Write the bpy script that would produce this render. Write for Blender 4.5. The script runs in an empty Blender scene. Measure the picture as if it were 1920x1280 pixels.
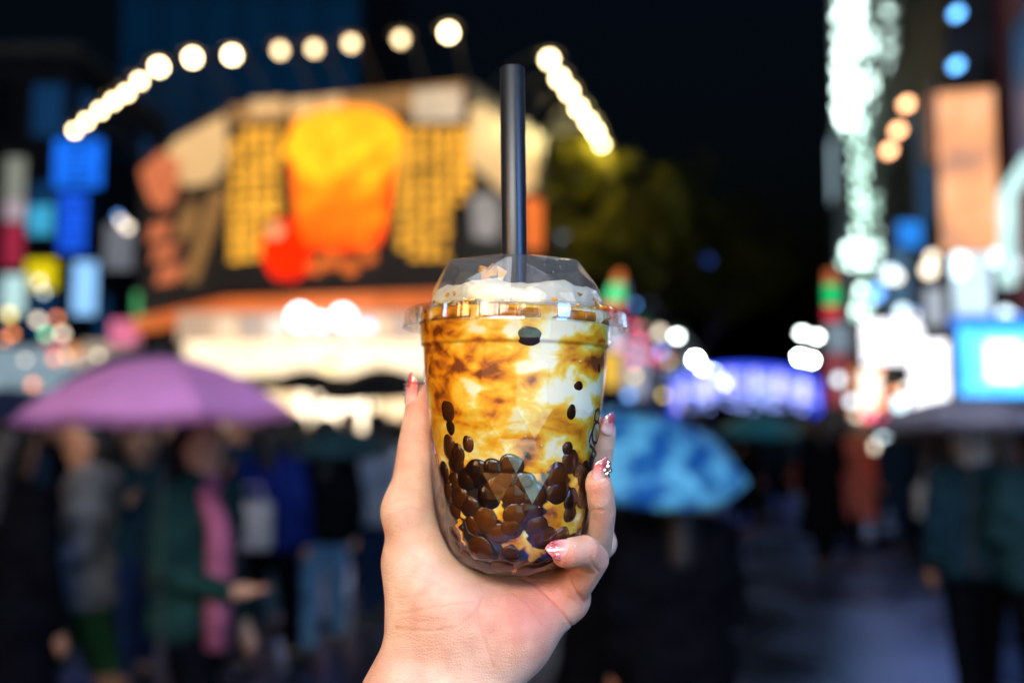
import bpy, bmesh, math, random
import numpy as np
from mathutils import Vector, Matrix, Euler
random.seed(7); rng = np.random.RandomState(7)
PI = math.pi
scene = bpy.context.scene
COL = scene.collection

# ------------------------------------------------------------------ camera
FPX = 35.0 / 36.0 * 1920.0            # focal length in photograph pixels
EYE = 1.6
PITCH = math.atan(150.0 / FPX)
cam_data = bpy.data.cameras.new("camera")
cam = bpy.data.objects.new("camera", cam_data); COL.objects.link(cam)
cam.location = (0, 0, EYE); cam.rotation_euler = (PI / 2 + PITCH, 0, 0)
cam_data.sensor_width = 36.0; cam_data.lens = 35.0
cam_data.clip_start = 0.02; cam_data.clip_end = 1200
cam_data.dof.use_dof = True; cam_data.dof.focus_distance = 0.438; cam_data.dof.aperture_fstop = 3.7
scene.camera = cam

# ------------------------------------------------------------------ night sky, faint moonlight, exposure
world = bpy.data.worlds.new("World"); scene.world = world; world.use_nodes = True
wn = world.node_tree.nodes; wl = world.node_tree.links
wbg = wn["Background"]; sky = wn.new("ShaderNodeTexSky"); sky.sky_type = 'NISHITA'; sky.sun_disc = False
sky.sun_elevation = math.radians(-3); sky.sun_rotation = math.radians(200)
tint = wn.new("ShaderNodeMix"); tint.data_type = 'RGBA'; tint.blend_type = 'MULTIPLY'; tint.inputs[0].default_value = 1; tint.inputs[7].default_value = (.25, .6, 1, 1)
wl.new(sky.outputs[0], tint.inputs[6]); wl.new(tint.outputs[2], wbg.inputs[0]); wbg.inputs[1].default_value = 0.055
sd = bpy.data.lights.new("moonlight", 'SUN'); sd.energy = 0.02; sd.angle = math.radians(10); sd.color = (0.75, 0.85, 1)
so = bpy.data.objects.new("moonlight", sd); COL.objects.link(so); so.rotation_euler = (math.radians(50), 0, math.radians(-20))
scene.view_settings.view_transform = 'Standard'; scene.view_settings.look = 'None'
scene.view_settings.exposure = 0.6; scene.view_settings.gamma = 1.0; scene.view_settings.use_curve_mapping = False
cy = scene.cycles
cy.use_denoising = True
try: cy.denoiser = 'OPENIMAGEDENOISE'
except Exception: pass
cy.sample_clamp_indirect = 4.0; cy.max_bounces = 8; cy.transparent_max_bounces = 24
cy.diffuse_bounces = 3; cy.glossy_bounces = 4; cy.transmission_bounces = 6; cy.caustics_reflective = False; cy.caustics_refractive = False
cy.use_light_tree = True

# ------------------------------------------------------------------ where things of the photograph stand
SP, CP = math.sin(PITCH), math.cos(PITCH)
def ray(px, py):
    a = (px - 960.0) / FPX; b = (640.0 - py) / FPX
    return (a, CP - b * SP, SP + b * CP)
def at(px, py, Y):                    # the point at distance Y seen there
    d = ray(px, py); t = Y / d[1]
    return Vector((d[0] * t, Y, EYE + d[2] * t))
def atz(px, py, z):                   # the point at height z seen there
    d = ray(px, py); t = (z - EYE) / d[2]
    return Vector((d[0] * t, d[1] * t, z))
YC = 0.4667; MM = 0.00025             # cup axis distance, metres per pixel there
def hp(px, py, w=0.0): return at(px, py, YC - w * MM)
def zat(px, Y): return (px - 960.0) / FPX * Y

# ------------------------------------------------------------------ materials
def srgb(r, g, b):
    f = lambda c: (c / 255 / 12.92) if c / 255 <= 0.04045 else ((c / 255 + 0.055) / 1.055) ** 2.4
    return (f(r), f(g), f(b))
_mc = {}
def mat(name, col=(0.5, 0.5, 0.5), rough=0.6, metal=0.0, var=0.25, scale=30.0, bump=0.0, spec=0.5, alpha=None, sss=0.0, emit=None, es=0.0):
    key = name
    if key in _mc: return _mc[key]
    m = bpy.data.materials.new(name); m.use_nodes = True; n = m.node_tree.nodes; l = m.node_tree.links
    p = n["Principled BSDF"]; p.inputs["Roughness"].default_value = rough; p.inputs["Metallic"].default_value = metal
    p.inputs["Specular IOR Level"].default_value = spec
    tc = n.new("ShaderNodeTexCoord"); nt = n.new("ShaderNodeTexNoise"); nt.inputs["Scale"].default_value = scale; nt.inputs["Detail"].default_value = 4
    l.new(tc.outputs["Object"], nt.inputs["Vector"])
    r = n.new("ShaderNodeValToRGB"); r.color_ramp.elements[0].position = 0.3; r.color_ramp.elements[1].position = 0.7
    r.color_ramp.elements[0].color = tuple(c * (1 - var) for c in col) + (1,)
    r.color_ramp.elements[1].color = tuple(min(1, c * (1 + var)) for c in col) + (1,)
    l.new(nt.outputs["Fac"], r.inputs["Fac"]); l.new(r.outputs["Color"], p.inputs["Base Color"])
    if bump:
        b = n.new("ShaderNodeBump"); b.inputs["Strength"].default_value = bump; b.inputs["Distance"].default_value = 0.01
        l.new(nt.outputs["Fac"], b.inputs["Height"]); l.new(b.outputs["Normal"], p.inputs["Normal"])
    if sss:
        p.inputs["Subsurface Weight"].default_value = sss; p.inputs["Subsurface Radius"].default_value = (1, .4, .2); p.inputs["Subsurface Scale"].default_value = 0.004
    if emit:
        p.inputs["Emission Color"].default_value = tuple(emit) + (1,); p.inputs["Emission Strength"].default_value = es
    _mc[key] = m; return m
def glow(name, col, s):               # a lamp, screen or backlit sign face, or an added glow
    if name in _mc: return _mc[name]
    m = bpy.data.materials.new(name); m.use_nodes = True; n = m.node_tree.nodes; l = m.node_tree.links
    p = n["Principled BSDF"]; p.inputs["Base Color"].default_value = tuple(0.5 * min(1, c) for c in col) + (1,); p.inputs["Roughness"].default_value = 0.4
    tc = n.new("ShaderNodeTexCoord"); nt = n.new("ShaderNodeTexNoise"); nt.inputs["Scale"].default_value = 3.0; l.new(tc.outputs["Object"], nt.inputs["Vector"])
    r = n.new("ShaderNodeValToRGB"); r.color_ramp.elements[0].position = .35; r.color_ramp.elements[1].position = .65
    r.color_ramp.elements[0].color = tuple(c * .75 for c in col) + (1,); r.color_ramp.elements[1].color = tuple(col) + (1,)
    l.new(nt.outputs["Fac"], r.inputs["Fac"]); l.new(r.outputs["Color"], p.inputs["Emission Color"])
    p.inputs["Emission Strength"].default_value = s
    _mc[name] = m; return m

# ------------------------------------------------------------------ mesh helpers
class MB:
    def __init__(s): s.v = []; s.f = []
    def add(s, vs, fs):
        o = len(s.v); s.v += [tuple(v) for v in vs]; s.f += [tuple(i + o for i in f) for f in fs]; return s
    def hexa(s, c8):                  # eight corners: four below, four above
        return s.add(c8, [(0, 3, 2, 1), (4, 5, 6, 7), (0, 1, 5, 4), (1, 2, 6, 5), (2, 3, 7, 6), (3, 0, 4, 7)])
    def box(s, c, d, rz=0.0):
        x, y, z = d[0] / 2, d[1] / 2, d[2] / 2; cs, sn = math.cos(rz), math.sin(rz)
        vs = []
        for zz in (-z, z):
            for xx, yy in ((-x, -y), (x, -y), (x, y), (-x, y)):
                vs.append((c[0] + xx * cs - yy * sn, c[1] + xx * sn + yy * cs, c[2] + zz))
        return s.hexa(vs)
    def tube(s, pts, rad, n=10, cap=True):
        pts = [Vector(p) for p in pts]; rr = rad if isinstance(rad, (list, tuple)) else [rad] * len(pts)
        prev = None; o = len(s.v)
        for i, p in enumerate(pts):
            t = (pts[min(i + 1, len(pts) - 1)] - pts[max(i - 1, 0)]).normalized()
            if prev is None:
                a = Vector((0, 0, 1)) if abs(t.z) < .9 else Vector((1, 0, 0)); u = t.cross(a).normalized()
            else: u = (prev - t * prev.dot(t)).normalized()
            prev = u; w = t.cross(u)
            for k in range(n):
                an = 2 * PI * k / n; s.v.append(tuple(p + (u * math.cos(an) + w * math.sin(an)) * rr[i]))
        for i in range(len(pts) - 1):
            for k in range(n):
                a = o + i * n + k; b = o + i * n + (k + 1) % n; s.f.append((a, b, b + n, a + n))
        if cap:
            s.f.append(tuple(o + k for k in range(n))[::-1]); s.f.append(tuple(o + (len(pts) - 1) * n + k for k in range(n)))
        return s
    def lathe(s, prof, c=(0, 0, 0), n=32, mod=None, close=False):     # prof: (radius, z)
        o = len(s.v); m = len(prof)
        for i, (r, z) in enumerate(prof):
            for k in range(n):
                a = 2 * PI * k / n; q = r * (mod(a, i) if mod else 1)
                s.v.append((c[0] + q * math.sin(a), c[1] - q * math.cos(a), c[2] + z))
        for i in range(m - (0 if close else 1)):
            j = (i + 1) % m
            for k in range(n):
                s.f.append((o + i * n + k, o + i * n + (k + 1) % n, o + j * n + (k + 1) % n, o + j * n + k))
        return s
    def ball(s, c, r, n=12, m=8, sc=(1, 1, 1)):
        o = len(s.v)
        for i in range(1, m):
            t = PI * i / m
            for k in range(n):
                a = 2 * PI * k / n
                s.v.append((c[0] + r * sc[0] * math.sin(t) * math.cos(a), c[1] + r * sc[1] * math.sin(t) * math.sin(a), c[2] + r * sc[2] * math.cos(t)))
        s.v.append((c[0], c[1], c[2] + r * sc[2])); s.v.append((c[0], c[1], c[2] - r * sc[2])); T = len(s.v) - 2; B = T + 1
        for i in range(m - 2):
            for k in range(n):
                a = o + i * n + k; b = o + i * n + (k + 1) % n; s.f.append((a, a + n, b + n, b))
        for k in range(n):
            s.f.append((T, o + k, o + (k + 1) % n)); q = o + (m - 2) * n; s.f.append((B, q + (k + 1) % n, q + k))
        return s
    def prism(s, poly, org, ux, uy, th):        # a plate: polygon (x, y) in the frame org/ux/uy, thickness th along ux x uy
        nz = Vector(ux).cross(Vector(uy)).normalized() * th; n = len(poly)
        a = [Vector(org) + Vector(ux) * x + Vector(uy) * y for x, y in poly]
        return s.add(a + [p + nz for p in a], [tuple(range(n))[::-1], tuple(range(n, 2 * n))] + [(i, (i + 1) % n, (i + 1) % n + n, i + n) for i in range(n)])
def link(o, parent=None):
    COL.objects.link(o)
    if parent is not None: o.parent = parent
    return o
def wloc(p):                           # world location of a chain of unrotated empties
    v = Vector((0, 0, 0))
    while p is not None: v += p.location; p = p.parent
    return v
def obj(name, mb, m, parent=None, smooth=False, local=False):
    me = bpy.data.meshes.new(name); v = mb.v
    if parent is not None and not local:
        w = wloc(parent); v = [(a[0] - w.x, a[1] - w.y, a[2] - w.z) for a in v]
    me.from_pydata(v, [], mb.f); me.update()
    if m: me.materials.append(m)
    if smooth: me.polygons.foreach_set("use_smooth", [True] * len(me.polygons))
    return link(bpy.data.objects.new(name, me), parent)
def tag(o, label, cat=None, group=None):
    o['label'] = label
    if cat: o['category'] = cat
    if group: o['group'] = group
    return o
def thing(name, label, cat, loc=(0, 0, 0), group=None):
    return tag(link(bpy.data.objects.new(name, None)), label, cat, group) if tuple(loc) == (0, 0, 0) else _tl(name, label, cat, loc, group)
def _tl(name, label, cat, loc, group):
    o = tag(link(bpy.data.objects.new(name, None)), label, cat, group); o.location = loc; return o
def struct(name, mb, m, smooth=False):
    o = obj(name, mb, m, None, smooth); o['kind'] = 'structure'; return o
ORD = ['first', 'second', 'third', 'fourth', 'fifth', 'sixth', 'seventh', 'eighth', 'ninth', 'tenth', 'eleventh', 'twelfth']

# ---- solid modelling by distance fields: limbs, hands and clothes grow into one continuous skin
def d_chain(P, pts):
    d = None
    for (a, ra), (b, rb) in zip(pts[:-1], pts[1:]):
        a = np.array(a, np.float32); b = np.array(b, np.float32); ab = b - a; L = float(ab @ ab) + 1e-12
        t = np.clip(((P - a) @ ab) / L, 0, 1)
        q = P - a - t[..., None] * ab
        e = np.sqrt((q * q).sum(-1)) - (ra + (rb - ra) * t)
        d = e if d is None else np.minimum(d, e)
    return d
def smin(a, b, k):
    h = np.clip(k - np.abs(a - b), 0, None) / k
    return np.minimum(a, b) - h * h * k * 0.25
def smax(a, b, k): return -smin(-a, -b, k)
def surface(fn, lo, hi, h):
    lo = np.array(lo, np.float32); n = np.ceil((np.array(hi) - lo) / h).astype(int) + 1
    ax = [lo[i] + h * np.arange(n[i], dtype=np.float32) for i in range(3)]
    P = np.stack(np.meshgrid(*ax, indexing='ij'), -1); V = fn(P).astype(np.float32); del P
    I = V < 0; cnt = np.zeros(n - 1, np.float32); acc = np.zeros(tuple(n - 1) + (3,), np.float32)
    sl = lambda o, i: slice(o, o + n[i] - 1)
    for axx in range(3):
        b1, b2 = [i for i in range(3) if i != axx]
        for o1 in (0, 1):
            for o2 in (0, 1):
                o = [0, 0, 0]; o[b1] = o1; o[b2] = o2
                A = tuple(sl(o[i], i) for i in range(3)); o2_ = list(o); o2_[axx] = 1; B = tuple(sl(o2_[i], i) for i in range(3))
                va, vb = V[A], V[B]; c = I[A] != I[B]
                t = np.where(c, va / np.where(c, va - vb, 1), 0)
                p = np.zeros(acc.shape, np.float32); p[..., axx] = t; p[..., b1] = o1; p[..., b2] = o2
                acc += p * c[..., None]; cnt += c
    act = cnt > 0; idx = -np.ones(cnt.shape, np.int64); idx[act] = np.arange(act.sum())
    base = np.stack(np.nonzero(act), -1); verts = lo + h * (base + acc[act] / cnt[act][:, None])
    faces = []
    for axx in range(3):
        b1, b2 = (axx + 1) % 3, (axx + 2) % 3
        A = [slice(None)] * 3; B = [slice(None)] * 3; A[axx] = slice(0, -1); B[axx] = slice(1, None)
        c = I[tuple(A)] != I[tuple(B)]; e = np.stack(np.nonzero(c), -1); s = I[tuple(A)][c]
        ok = (e[:, b1] > 0) & (e[:, b2] > 0) & (e[:, b1] < n[b1] - 1) & (e[:, b2] < n[b2] - 1); e = e[ok]; s = s[ok]
        def g(d1, d2):
            q = e.copy(); q[:, b1] -= d1; q[:, b2] -= d2; return idx[q[:, 0], q[:, 1], q[:, 2]]
        q = np.stack([g(1, 1), g(0, 1), g(0, 0), g(1, 0)], -1); q[~s] = q[~s][:, ::-1]; faces.append(q)
    return verts, np.concatenate(faces)
def np_obj(name, v, f, m, parent=None, off=None, smooth=True):
    me = bpy.data.meshes.new(name)
    if off is not None: v = v - np.array(off, v.dtype)
    me.vertices.add(len(v)); me.vertices.foreach_set("co", np.ascontiguousarray(v, dtype=np.float32).ravel())
    me.loops.add(f.size); me.loops.foreach_set("vertex_index", f.astype(np.int32).ravel())
    me.polygons.add(len(f)); me.polygons.foreach_set("loop_start", np.arange(0, f.size, f.shape[1], dtype=np.int32))
    me.update(calc_edges=True); me.validate()
    if smooth: me.polygons.foreach_set("use_smooth", np.ones(len(me.polygons), bool))
    if m: me.materials.append(m)
    return link(bpy.data.objects.new(name, me), parent)
# ================================================================== THE SETTING
def ground_material():
    m = bpy.data.materials.new("wet_paving"); m.use_nodes = True; n = m.node_tree.nodes; l = m.node_tree.links; p = n["Principled BSDF"]
    tc = n.new("ShaderNodeTexCoord"); a = n.new("ShaderNodeTexNoise"); a.inputs["Scale"].default_value = .9; a.inputs["Detail"].default_value = 6; l.new(tc.outputs["Object"], a.inputs["Vector"])
    r = n.new("ShaderNodeValToRGB"); e = r.color_ramp.elements; e[0].color = (.01, .015, .024, 1); e[1].color = (.03, .038, .052, 1); p.inputs["Specular Tint"].default_value = (.38, .55, 1, 1); e[0].position = .3; e[1].position = .7; l.new(a.outputs["Fac"], r.inputs[0]); l.new(r.outputs[0], p.inputs["Base Color"])
    q = n.new("ShaderNodeMapRange"); q.inputs[1].default_value = .35; q.inputs[2].default_value = .65; q.inputs[3].default_value = .2; q.inputs[4].default_value = .42; l.new(a.outputs["Fac"], q.inputs[0]); l.new(q.outputs[0], p.inputs["Roughness"])
    w = n.new("ShaderNodeTexNoise"); w.inputs["Scale"].default_value = 14; w.inputs["Detail"].default_value = 4; l.new(tc.outputs["Object"], w.inputs["Vector"])
    b = n.new("ShaderNodeBump"); b.inputs["Strength"].default_value = .25; b.inputs["Distance"].default_value = .02; l.new(w.outputs[0], b.inputs["Height"]); l.new(b.outputs[0], p.inputs["Normal"]); p.inputs["Specular IOR Level"].default_value = 0.0
    g = n.new('ShaderNodeBsdfGlossy'); g.inputs[0].default_value = (.32, .46, 1, 1); l.new(q.outputs[0], g.inputs['Roughness']); l.new(b.outputs[0], g.inputs['Normal']); f = n.new('ShaderNodeFresnel'); f.inputs[0].default_value = 2.6; mx = n.new('ShaderNodeMixShader'); l.new(f.outputs[0], mx.inputs[0]); l.new(p.outputs[0], mx.inputs[1]); l.new(g.outputs[0], mx.inputs[2]); l.new(mx.outputs[0], n['Material Output'].inputs[0])  # blue cast of the reflected street lights is put into the gloss colour
    return m
mb = MB(); mb.add([(-300, -60, 0), (300, -60, 0), (300, 600, 0), (-300, 600, 0)], [(0, 1, 2, 3)]); struct('ground', mb, ground_material())
M_KERB = mat('kerb_stone', (.16, .16, .165), .35, scale=6)
SL = 0.2357                             # the street runs towards its vanishing point
def pave(x0, x1, y0, y1):
    m = MB(); c = [(x0 + SL * (y0 - 20), y0), (x1 + SL * (y0 - 20), y0), (x1 + SL * (y1 - 20), y1), (x0 + SL * (y1 - 20), y1)]
    m.hexa([(x, y, -.02) for x, y in c] + [(x, y, .13) for x, y in c]); return m
WETG = bpy.data.materials['wet_paving']; struct('pavement', pave(5.9, 10.5, 12.7, 210), WETG); struct('pavement', pave(-1.0, 0.75, 24, 210), WETG)

M_DARK = mat('dark_wall', (.035, .042, .055), .7, scale=2); M_TILE = mat('grey_tile_wall', (.16, .17, .19), .5, scale=1.5); M_RED = mat('maroon_wall', (.22, .04, .05), .6, scale=2)
M_STEEL = mat('dark_steel', (.05, .055, .06), .4, metal=.6, scale=8); M_CONC = mat('concrete_wall', (.2, .2, .2), .8, scale=2); M_BLKS = mat('sign_case', (.03, .03, .035), .5, scale=5)
WHITE = (1, .98, .95); COOL = (.9, .96, 1.0)
def quadbox(A, B, z0, z1, th):         # a wall slab along the line A-B, thickness th away from the viewer side
    A = Vector((A[0], A[1], 0)); B = Vector((B[0], B[1], 0)); d = (B - A).normalized(); nn = Vector((-d.y, d.x, 0)) * th
    c = [A, B, B + nn, A + nn]; return MB().hexa([(p.x, p.y, z0) for p in c] + [(p.x, p.y, z1) for p in c])
def tower(name, label, x0, x1, y0, y1, h, wm, glass, cols=5, rows=6, z0=0.0, slant=False, street=None, fl=3.4, group=None, first=4.4, wf=.64, hf=1.8):
    """a building block with its windows on the front and on the street side"""
    off = (lambda y: SL * (y - y0)) if slant else (lambda y: 0)
    t = thing(name, label, 'building', ((x0 + x1) / 2, y0, 0), group)
    m = MB(); c = [(x0, y0), (x1, y0), (x1 + off(y1), y1), (x0 + off(y1), y1)]
    m.hexa([(x, y, z0) for x, y in c] + [(x, y, h) for x, y in c]); obj('wall', m, wm, t)
    m = MB(); m.hexa([(x, y, h + .002) for x, y in ((x0 - .15, y0 - .15), (x1 + .15, y0 - .15), (x1 + off(y1) + .15, y1), (x0 + off(y1) - .15, y1))] + [(x, y, h + .4) for x, y in ((x0 - .15, y0 - .15), (x1 + .15, y0 - .15), (x1 + off(y1) + .15, y1), (x0 + off(y1) - .15, y1))]); obj('roof', m, M_CONC, t)
    faces = [((x0, y0), (x1, y0))]
    if street == 'right': faces.append(((x1, y0), (x1 + off(y1), y1)))
    if street == 'left': faces.append(((x0 + off(y1), y1), (x0, y0)))
    for A, B in faces:
        A = Vector((A[0], A[1], 0)); B = Vector((B[0], B[1], 0)); L = (B - A).length; d = (B - A) / L; nrm = Vector((d.y, -d.x, 0)); nc = max(1, int(L / (2.2 if cols is None else (x1 - x0) / cols)))
        w = L / nc
        for r in range(rows):
            zb = first + r * fl
            if zb + hf + .1 > h: break
            for k in range(nc):
                p0 = A + d * (w * (k + (1 - wf) / 2)); gm = glass[random.randrange(len(glass))]
                f = MB()
                for (a, b, za, zc) in ((-.07, 0, zb - .07, zb + hf + .07), (w * wf, w * wf + .07, zb - .07, zb + hf + .07), (0, w * wf, zb - .07, zb), (0, w * wf, zb + hf, zb + hf + .07)):
                    q0 = p0 + d * a + nrm * .06; q1 = p0 + d * b + nrm * .06; f.v and None
                    s = quadbox(q0, q1, za, zc, .055); f.add(s.v, s.f)
                fo = obj('window', f, M_STEEL, t)
                g = quadbox(p0 + nrm * .03, p0 + d * (w * wf) + nrm * .03, zb, zb + hf, .025); obj('pane', g, gm, fo)
    return t
G_DK = mat('dark_window_glass', (.02, .025, .03), .08, scale=2); G_BLUE = glow('dim_blue_window', (.05, .35, 1), .05); G_WARM = glow('lit_window', (1, .7, .35), .5); G_COOL = glow('cool_lit_window', (.6, .85, 1), .5)
G_BL2 = glow('facade_ambient_glow', (.0, .32, .9), .014)  # faint emission stands in for ambient light on the blue facade
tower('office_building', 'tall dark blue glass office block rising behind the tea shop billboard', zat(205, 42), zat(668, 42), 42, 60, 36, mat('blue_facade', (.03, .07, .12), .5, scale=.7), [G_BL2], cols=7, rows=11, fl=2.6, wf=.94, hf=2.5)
tower('office_building', 'dark corner building carrying the blue signs at the left edge', zat(-260, 33), zat(120, 33), 33, 48, 14, M_DARK, [G_DK, G_DK, G_DK, G_BLUE], cols=4, rows=3, street='right')
tower('shop_building', 'dark building running along the street behind the tea shop and the tree', zat(1020, 27) - 6, zat(1022, 27), 27, 120, 9, M_DARK, [G_DK, G_DK, G_DK, G_DK, G_COOL], cols=3, rows=2, slant=True, street='right')
fr = lambda y: 4.25 + SL * (y - 8)
tower('shop_building', 'maroon walled shop building at the right edge above the blue screen', fr(7.6) + .9, fr(7.6) + 9, 7.6, 12.4, 11, M_RED, [G_DK, G_DK, G_BLUE], cols=3, rows=2, slant=True, street='left')
tower('shop_building', 'grey shop building behind the peach billboard', fr(12.6) + .3, fr(12.6) + 9, 12.6, 21, 13, M_DARK, [G_DK, G_DK, G_BLUE], cols=4, rows=3, slant=True, street='left')
tower('shop_building', 'dark shop building between the light curtain and the peach billboard', fr(21.4) + .2, fr(21.4) + 9, 21.4, 29, 24, M_DARK, [G_DK, G_DK, G_COOL], cols=4, rows=5, slant=True, street='left')
tower('office_building', 'tall dark tower behind the greenish white light curtain', fr(33) + 2.5, fr(33) + 14, 33, 52, 24, M_DARK, [G_DK], cols=4, rows=6, slant=True, street='left')
tower('shop_building', 'far dark building on the right side of the street beyond the light curtain', fr(56) + 9, fr(56) + 21, 56, 150, 9, M_DARK, [G_DK, G_DK, G_WARM], cols=3, rows=1, slant=True, street='left')
# the opposite side of the street, behind the camera: an assumed unseen shop, its lights added for hand and cup
op = thing('shop_building', 'assumed unseen shop behind the camera with added glow boxes lighting hand and cup', 'building', (0, -2.9, 0)); WF = glow('assumed_front_glow', (1.0, .96, .9), 10.6); WU = glow('added_window_glow', (.9, .95, 1), 1.7); WD = glow('added_window_dim_glow', (.9, .9, 1), .4)
obj('wall', MB().box((0, -3.6, 4.7), (16, 1.0, 9.4)), M_TILE, op)
for i in range(4):
    x = -4.8 + i * 3.2; f = MB()
    for c, d in (((x - 1.5, -3.03, 1.45), (.1, .12, 2.5)), ((x + 1.5, -3.03, 1.45), (.1, .12, 2.5)), ((x, -3.03, 2.65), (2.9, .12, .1)), ((x, -3.03, .25), (2.9, .12, .1))): f.box(c, d)
    fo = obj('window', f, M_STEEL, op); obj('pane', MB().box((x, -3.06, 1.45), (2.88, .03, 2.3)), (glow('dim_shop_interior', (1.0, .8, .6), .05), glow('added_orange_pane_glow', (1, .45, .15), .9), glow('added_green_pane_glow', (.6, 1, .88), 1.2), glow('dim_shop_interior', (1.0, .8, .6), .05))[i], fo)  # unseen green and orange glowing panes, added to glint in the cup facets
for i in range(2): obj('assumed_front_light', MB().box((-1.85 + i * 1.65, -2.95, 3.75), (1.6, .25, 1.5)), WF, op)  # unseen glow boxes, assumed source of the frontal light
for r in range(2):
    for k in range(9):
        x = -7.2 + k * 1.8 + .05 * (k % 3); fo = obj('window', MB().box((x, -3.06, 6.0 + r * 2.1), (1.66, .06, 1.8)), M_STEEL, op); obj('pane', MB().box((x, -3.02, 6.0 + r * 2.1), (1.5, .03, 1.64)), WU if (k * 7 + r * 3) % 5 else WD, fo)  # unseen glowing panes, added for the lid dome to mirror
obj('added_tint_light', MB().box((3.5, -2.3, 3.6), (.2, 1.1, 2.6)), glow('added_azure_glow', (.12, .35, 1), 18), op); obj('added_tint_light', MB().box((-4.0, -2.3, 3.2), (.2, 1.1, 2.0)), glow('added_amber_glow', (1, .5, .18), 9), op)  # unseen blue and amber glow boxes, added to tint skin and straw
obj('canopy', MB().box((0, -2.8, 2.85), (12, .6, .12)), M_STEEL, op)

# ------------------------------------------------------------------ tea shop with its wrap-round billboard
def plane_hit(px, py, A, B, lift=0.0):
    d = Vector(ray(px, py)); A = Vector((A[0], A[1], 0)); B = Vector((B[0], B[1], 0)); u = (B - A).normalized(); nr = Vector((u.y, -u.x, 0)); A2 = A + nr * lift
    t = (A2 - Vector((0, 0, EYE))).dot(nr) / d.dot(nr); return Vector((0, 0, EYE)) + d * t
def P2(px, Y): return (zat(px, Y), Y)
cA, cB, cC, cD = P2(255, 21.6), P2(428, 18.0), P2(882, 16.8), P2(1022, 19.8)
ZB, ZT = 3.85, 7.3
shop = thing('tea_shop', 'corner tea shop with glowing wrap-round drinks billboard and warm lit counter', 'building', ((cB[0] + cC[0]) / 2, 17.4, 0))
def face_poly(name, poly, A, B, m, lift, th=.03, parent=None):
    pts = [plane_hit(x, y, A, B, lift) for x, y in poly]; u = Vector((B[0] - A[0], B[1] - A[1], 0)).normalized(); nr = Vector((u.y, -u.x, 0)) * th
    n = len(pts); mb = MB(); mb.add([p - nr for p in pts] + pts, [tuple(range(n)), tuple(range(n, 2 * n))[::-1]] + [(i, i + n, (i + 1) % n + n, (i + 1) % n) for i in range(n)])
    return obj(name, mb, m, parent or shop)
m = MB(); back = [cA, cB, cC, cD, (cD[0], 25), (cA[0], 25)]
ins = [(cA[0] + .15, cA[1] + .25), (cB[0] + .1, cB[1] + .25), (cC[0] - .1, cC[1] + .25), (cD[0] - .15, cD[1] + .25), (cD[0] - .15, 25), (cA[0] + .15, 25)]
n6 = 6; m.add([(x, y, 3.4) for x, y in ins] + [(x, y, 7.25) for x, y in ins], [tuple(range(6))[::-1], tuple(range(6, 12))] + [(i, (i + 1) % 6, (i + 1) % 6 + 6, i + 6) for i in range(6)])
obj('upper_storey', m, M_DARK, shop)
PB = glow('billboard_black_print', (.02, .017, .015), .6); PW = glow('billboard_cream_print', (.95, .58, .25), .62); PG = glow('billboard_gold_lettering', (1, .47, .04), 1.05); PO = glow('billboard_orange_print', (1, .2, .03), .7); PR = glow('billboard_red_print', (1, .02, .0), 1.0); PTAN = glow('billboard_tan_print', (.45, .22, .07), .55)
def poster_drink():
    m = bpy.data.materials.new("billboard_drink_print"); m.use_nodes = True; n = m.node_tree.nodes; l = m.node_tree.links; p = n["Principled BSDF"]
    tc = n.new("ShaderNodeTexCoord"); sx = n.new("ShaderNodeSeparateXYZ"); l.new(tc.outputs["Generated"], sx.inputs[0]); nt = n.new("ShaderNodeTexNoise"); nt.inputs["Scale"].default_value = 3.6; nt.inputs["Detail"].default_value = 4; l.new(tc.outputs["Object"], nt.inputs["Vector"])
    a = n.new("ShaderNodeMath"); a.operation = 'MULTIPLY_ADD'; a.inputs[1].default_value = 1.5; a.inputs[2].default_value = -.78; l.new(nt.outputs[0], a.inputs[0]); b = n.new("ShaderNodeMath"); b.operation = 'ADD'; l.new(sx.outputs[2], b.inputs[0]); l.new(a.outputs[0], b.inputs[1])
    r = n.new("ShaderNodeValToRGB"); e = r.color_ramp.elements; e[0].position = 0; e[0].color = (1, .055, .0, 1); e[1].position = 1; e[1].color = (1, .3, .008, 1)
    for q, c in ((.3, (1, .12, .002)), (.5, (1, .2, .003)), (.68, (1, .44, .01)), (.85, (1, .24, .004))): x = e.new(q); x.color = c + (1,)
    l.new(b.outputs[0], r.inputs[0]); l.new(r.outputs[0], p.inputs["Emission Color"]); p.inputs["Emission Strength"].default_value = 1.35; p.inputs["Base Color"].default_value = (.3, .1, .02, 1); return m
# panels of the three faces
face_poly('billboard_panel', [(428, 198), (882, 150), (882, 548), (428, 541)], cB, cC, PB, .02, .2)
face_poly('billboard_panel', [(262, 300), (428, 198), (428, 541), (262, 590)], cA, cB, PB, .02, .2)
face_poly('billboard_panel', [(882, 150), (1020, 262), (1020, 588), (882, 548)], cC, cD, PB, .02, .2)
face_poly('billboard_header', [(432, 200), (879, 153), (879, 205), (432, 232)], cB, cC, PTAN, .06)
for x0, y0, x1, y1 in ((470, 178, 530, 206), (545, 178, 590, 204), (600, 172, 640, 196)): face_poly('header_lettering', [(x0, y0 + 10), (x1, y0 + 6), (x1, y1 + 6), (x0, y1 + 10)], cB, cC, PW, .09)
face_poly('header_lettering', [(775, 170), (865, 165), (865, 225), (775, 228)], cB, cC, glow('billboard_pale_print', (.8, .62, .42), .6), .1)
face_poly('drink_picture', [(540, 258), (552, 226), (588, 206), (640, 198), (700, 202), (738, 220), (757, 250), (750, 285), (741, 292), (722, 425), (708, 458), (640, 470), (575, 462), (556, 430), (545, 300), (528, 285)], cB, cC, poster_drink(), .09)
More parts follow.
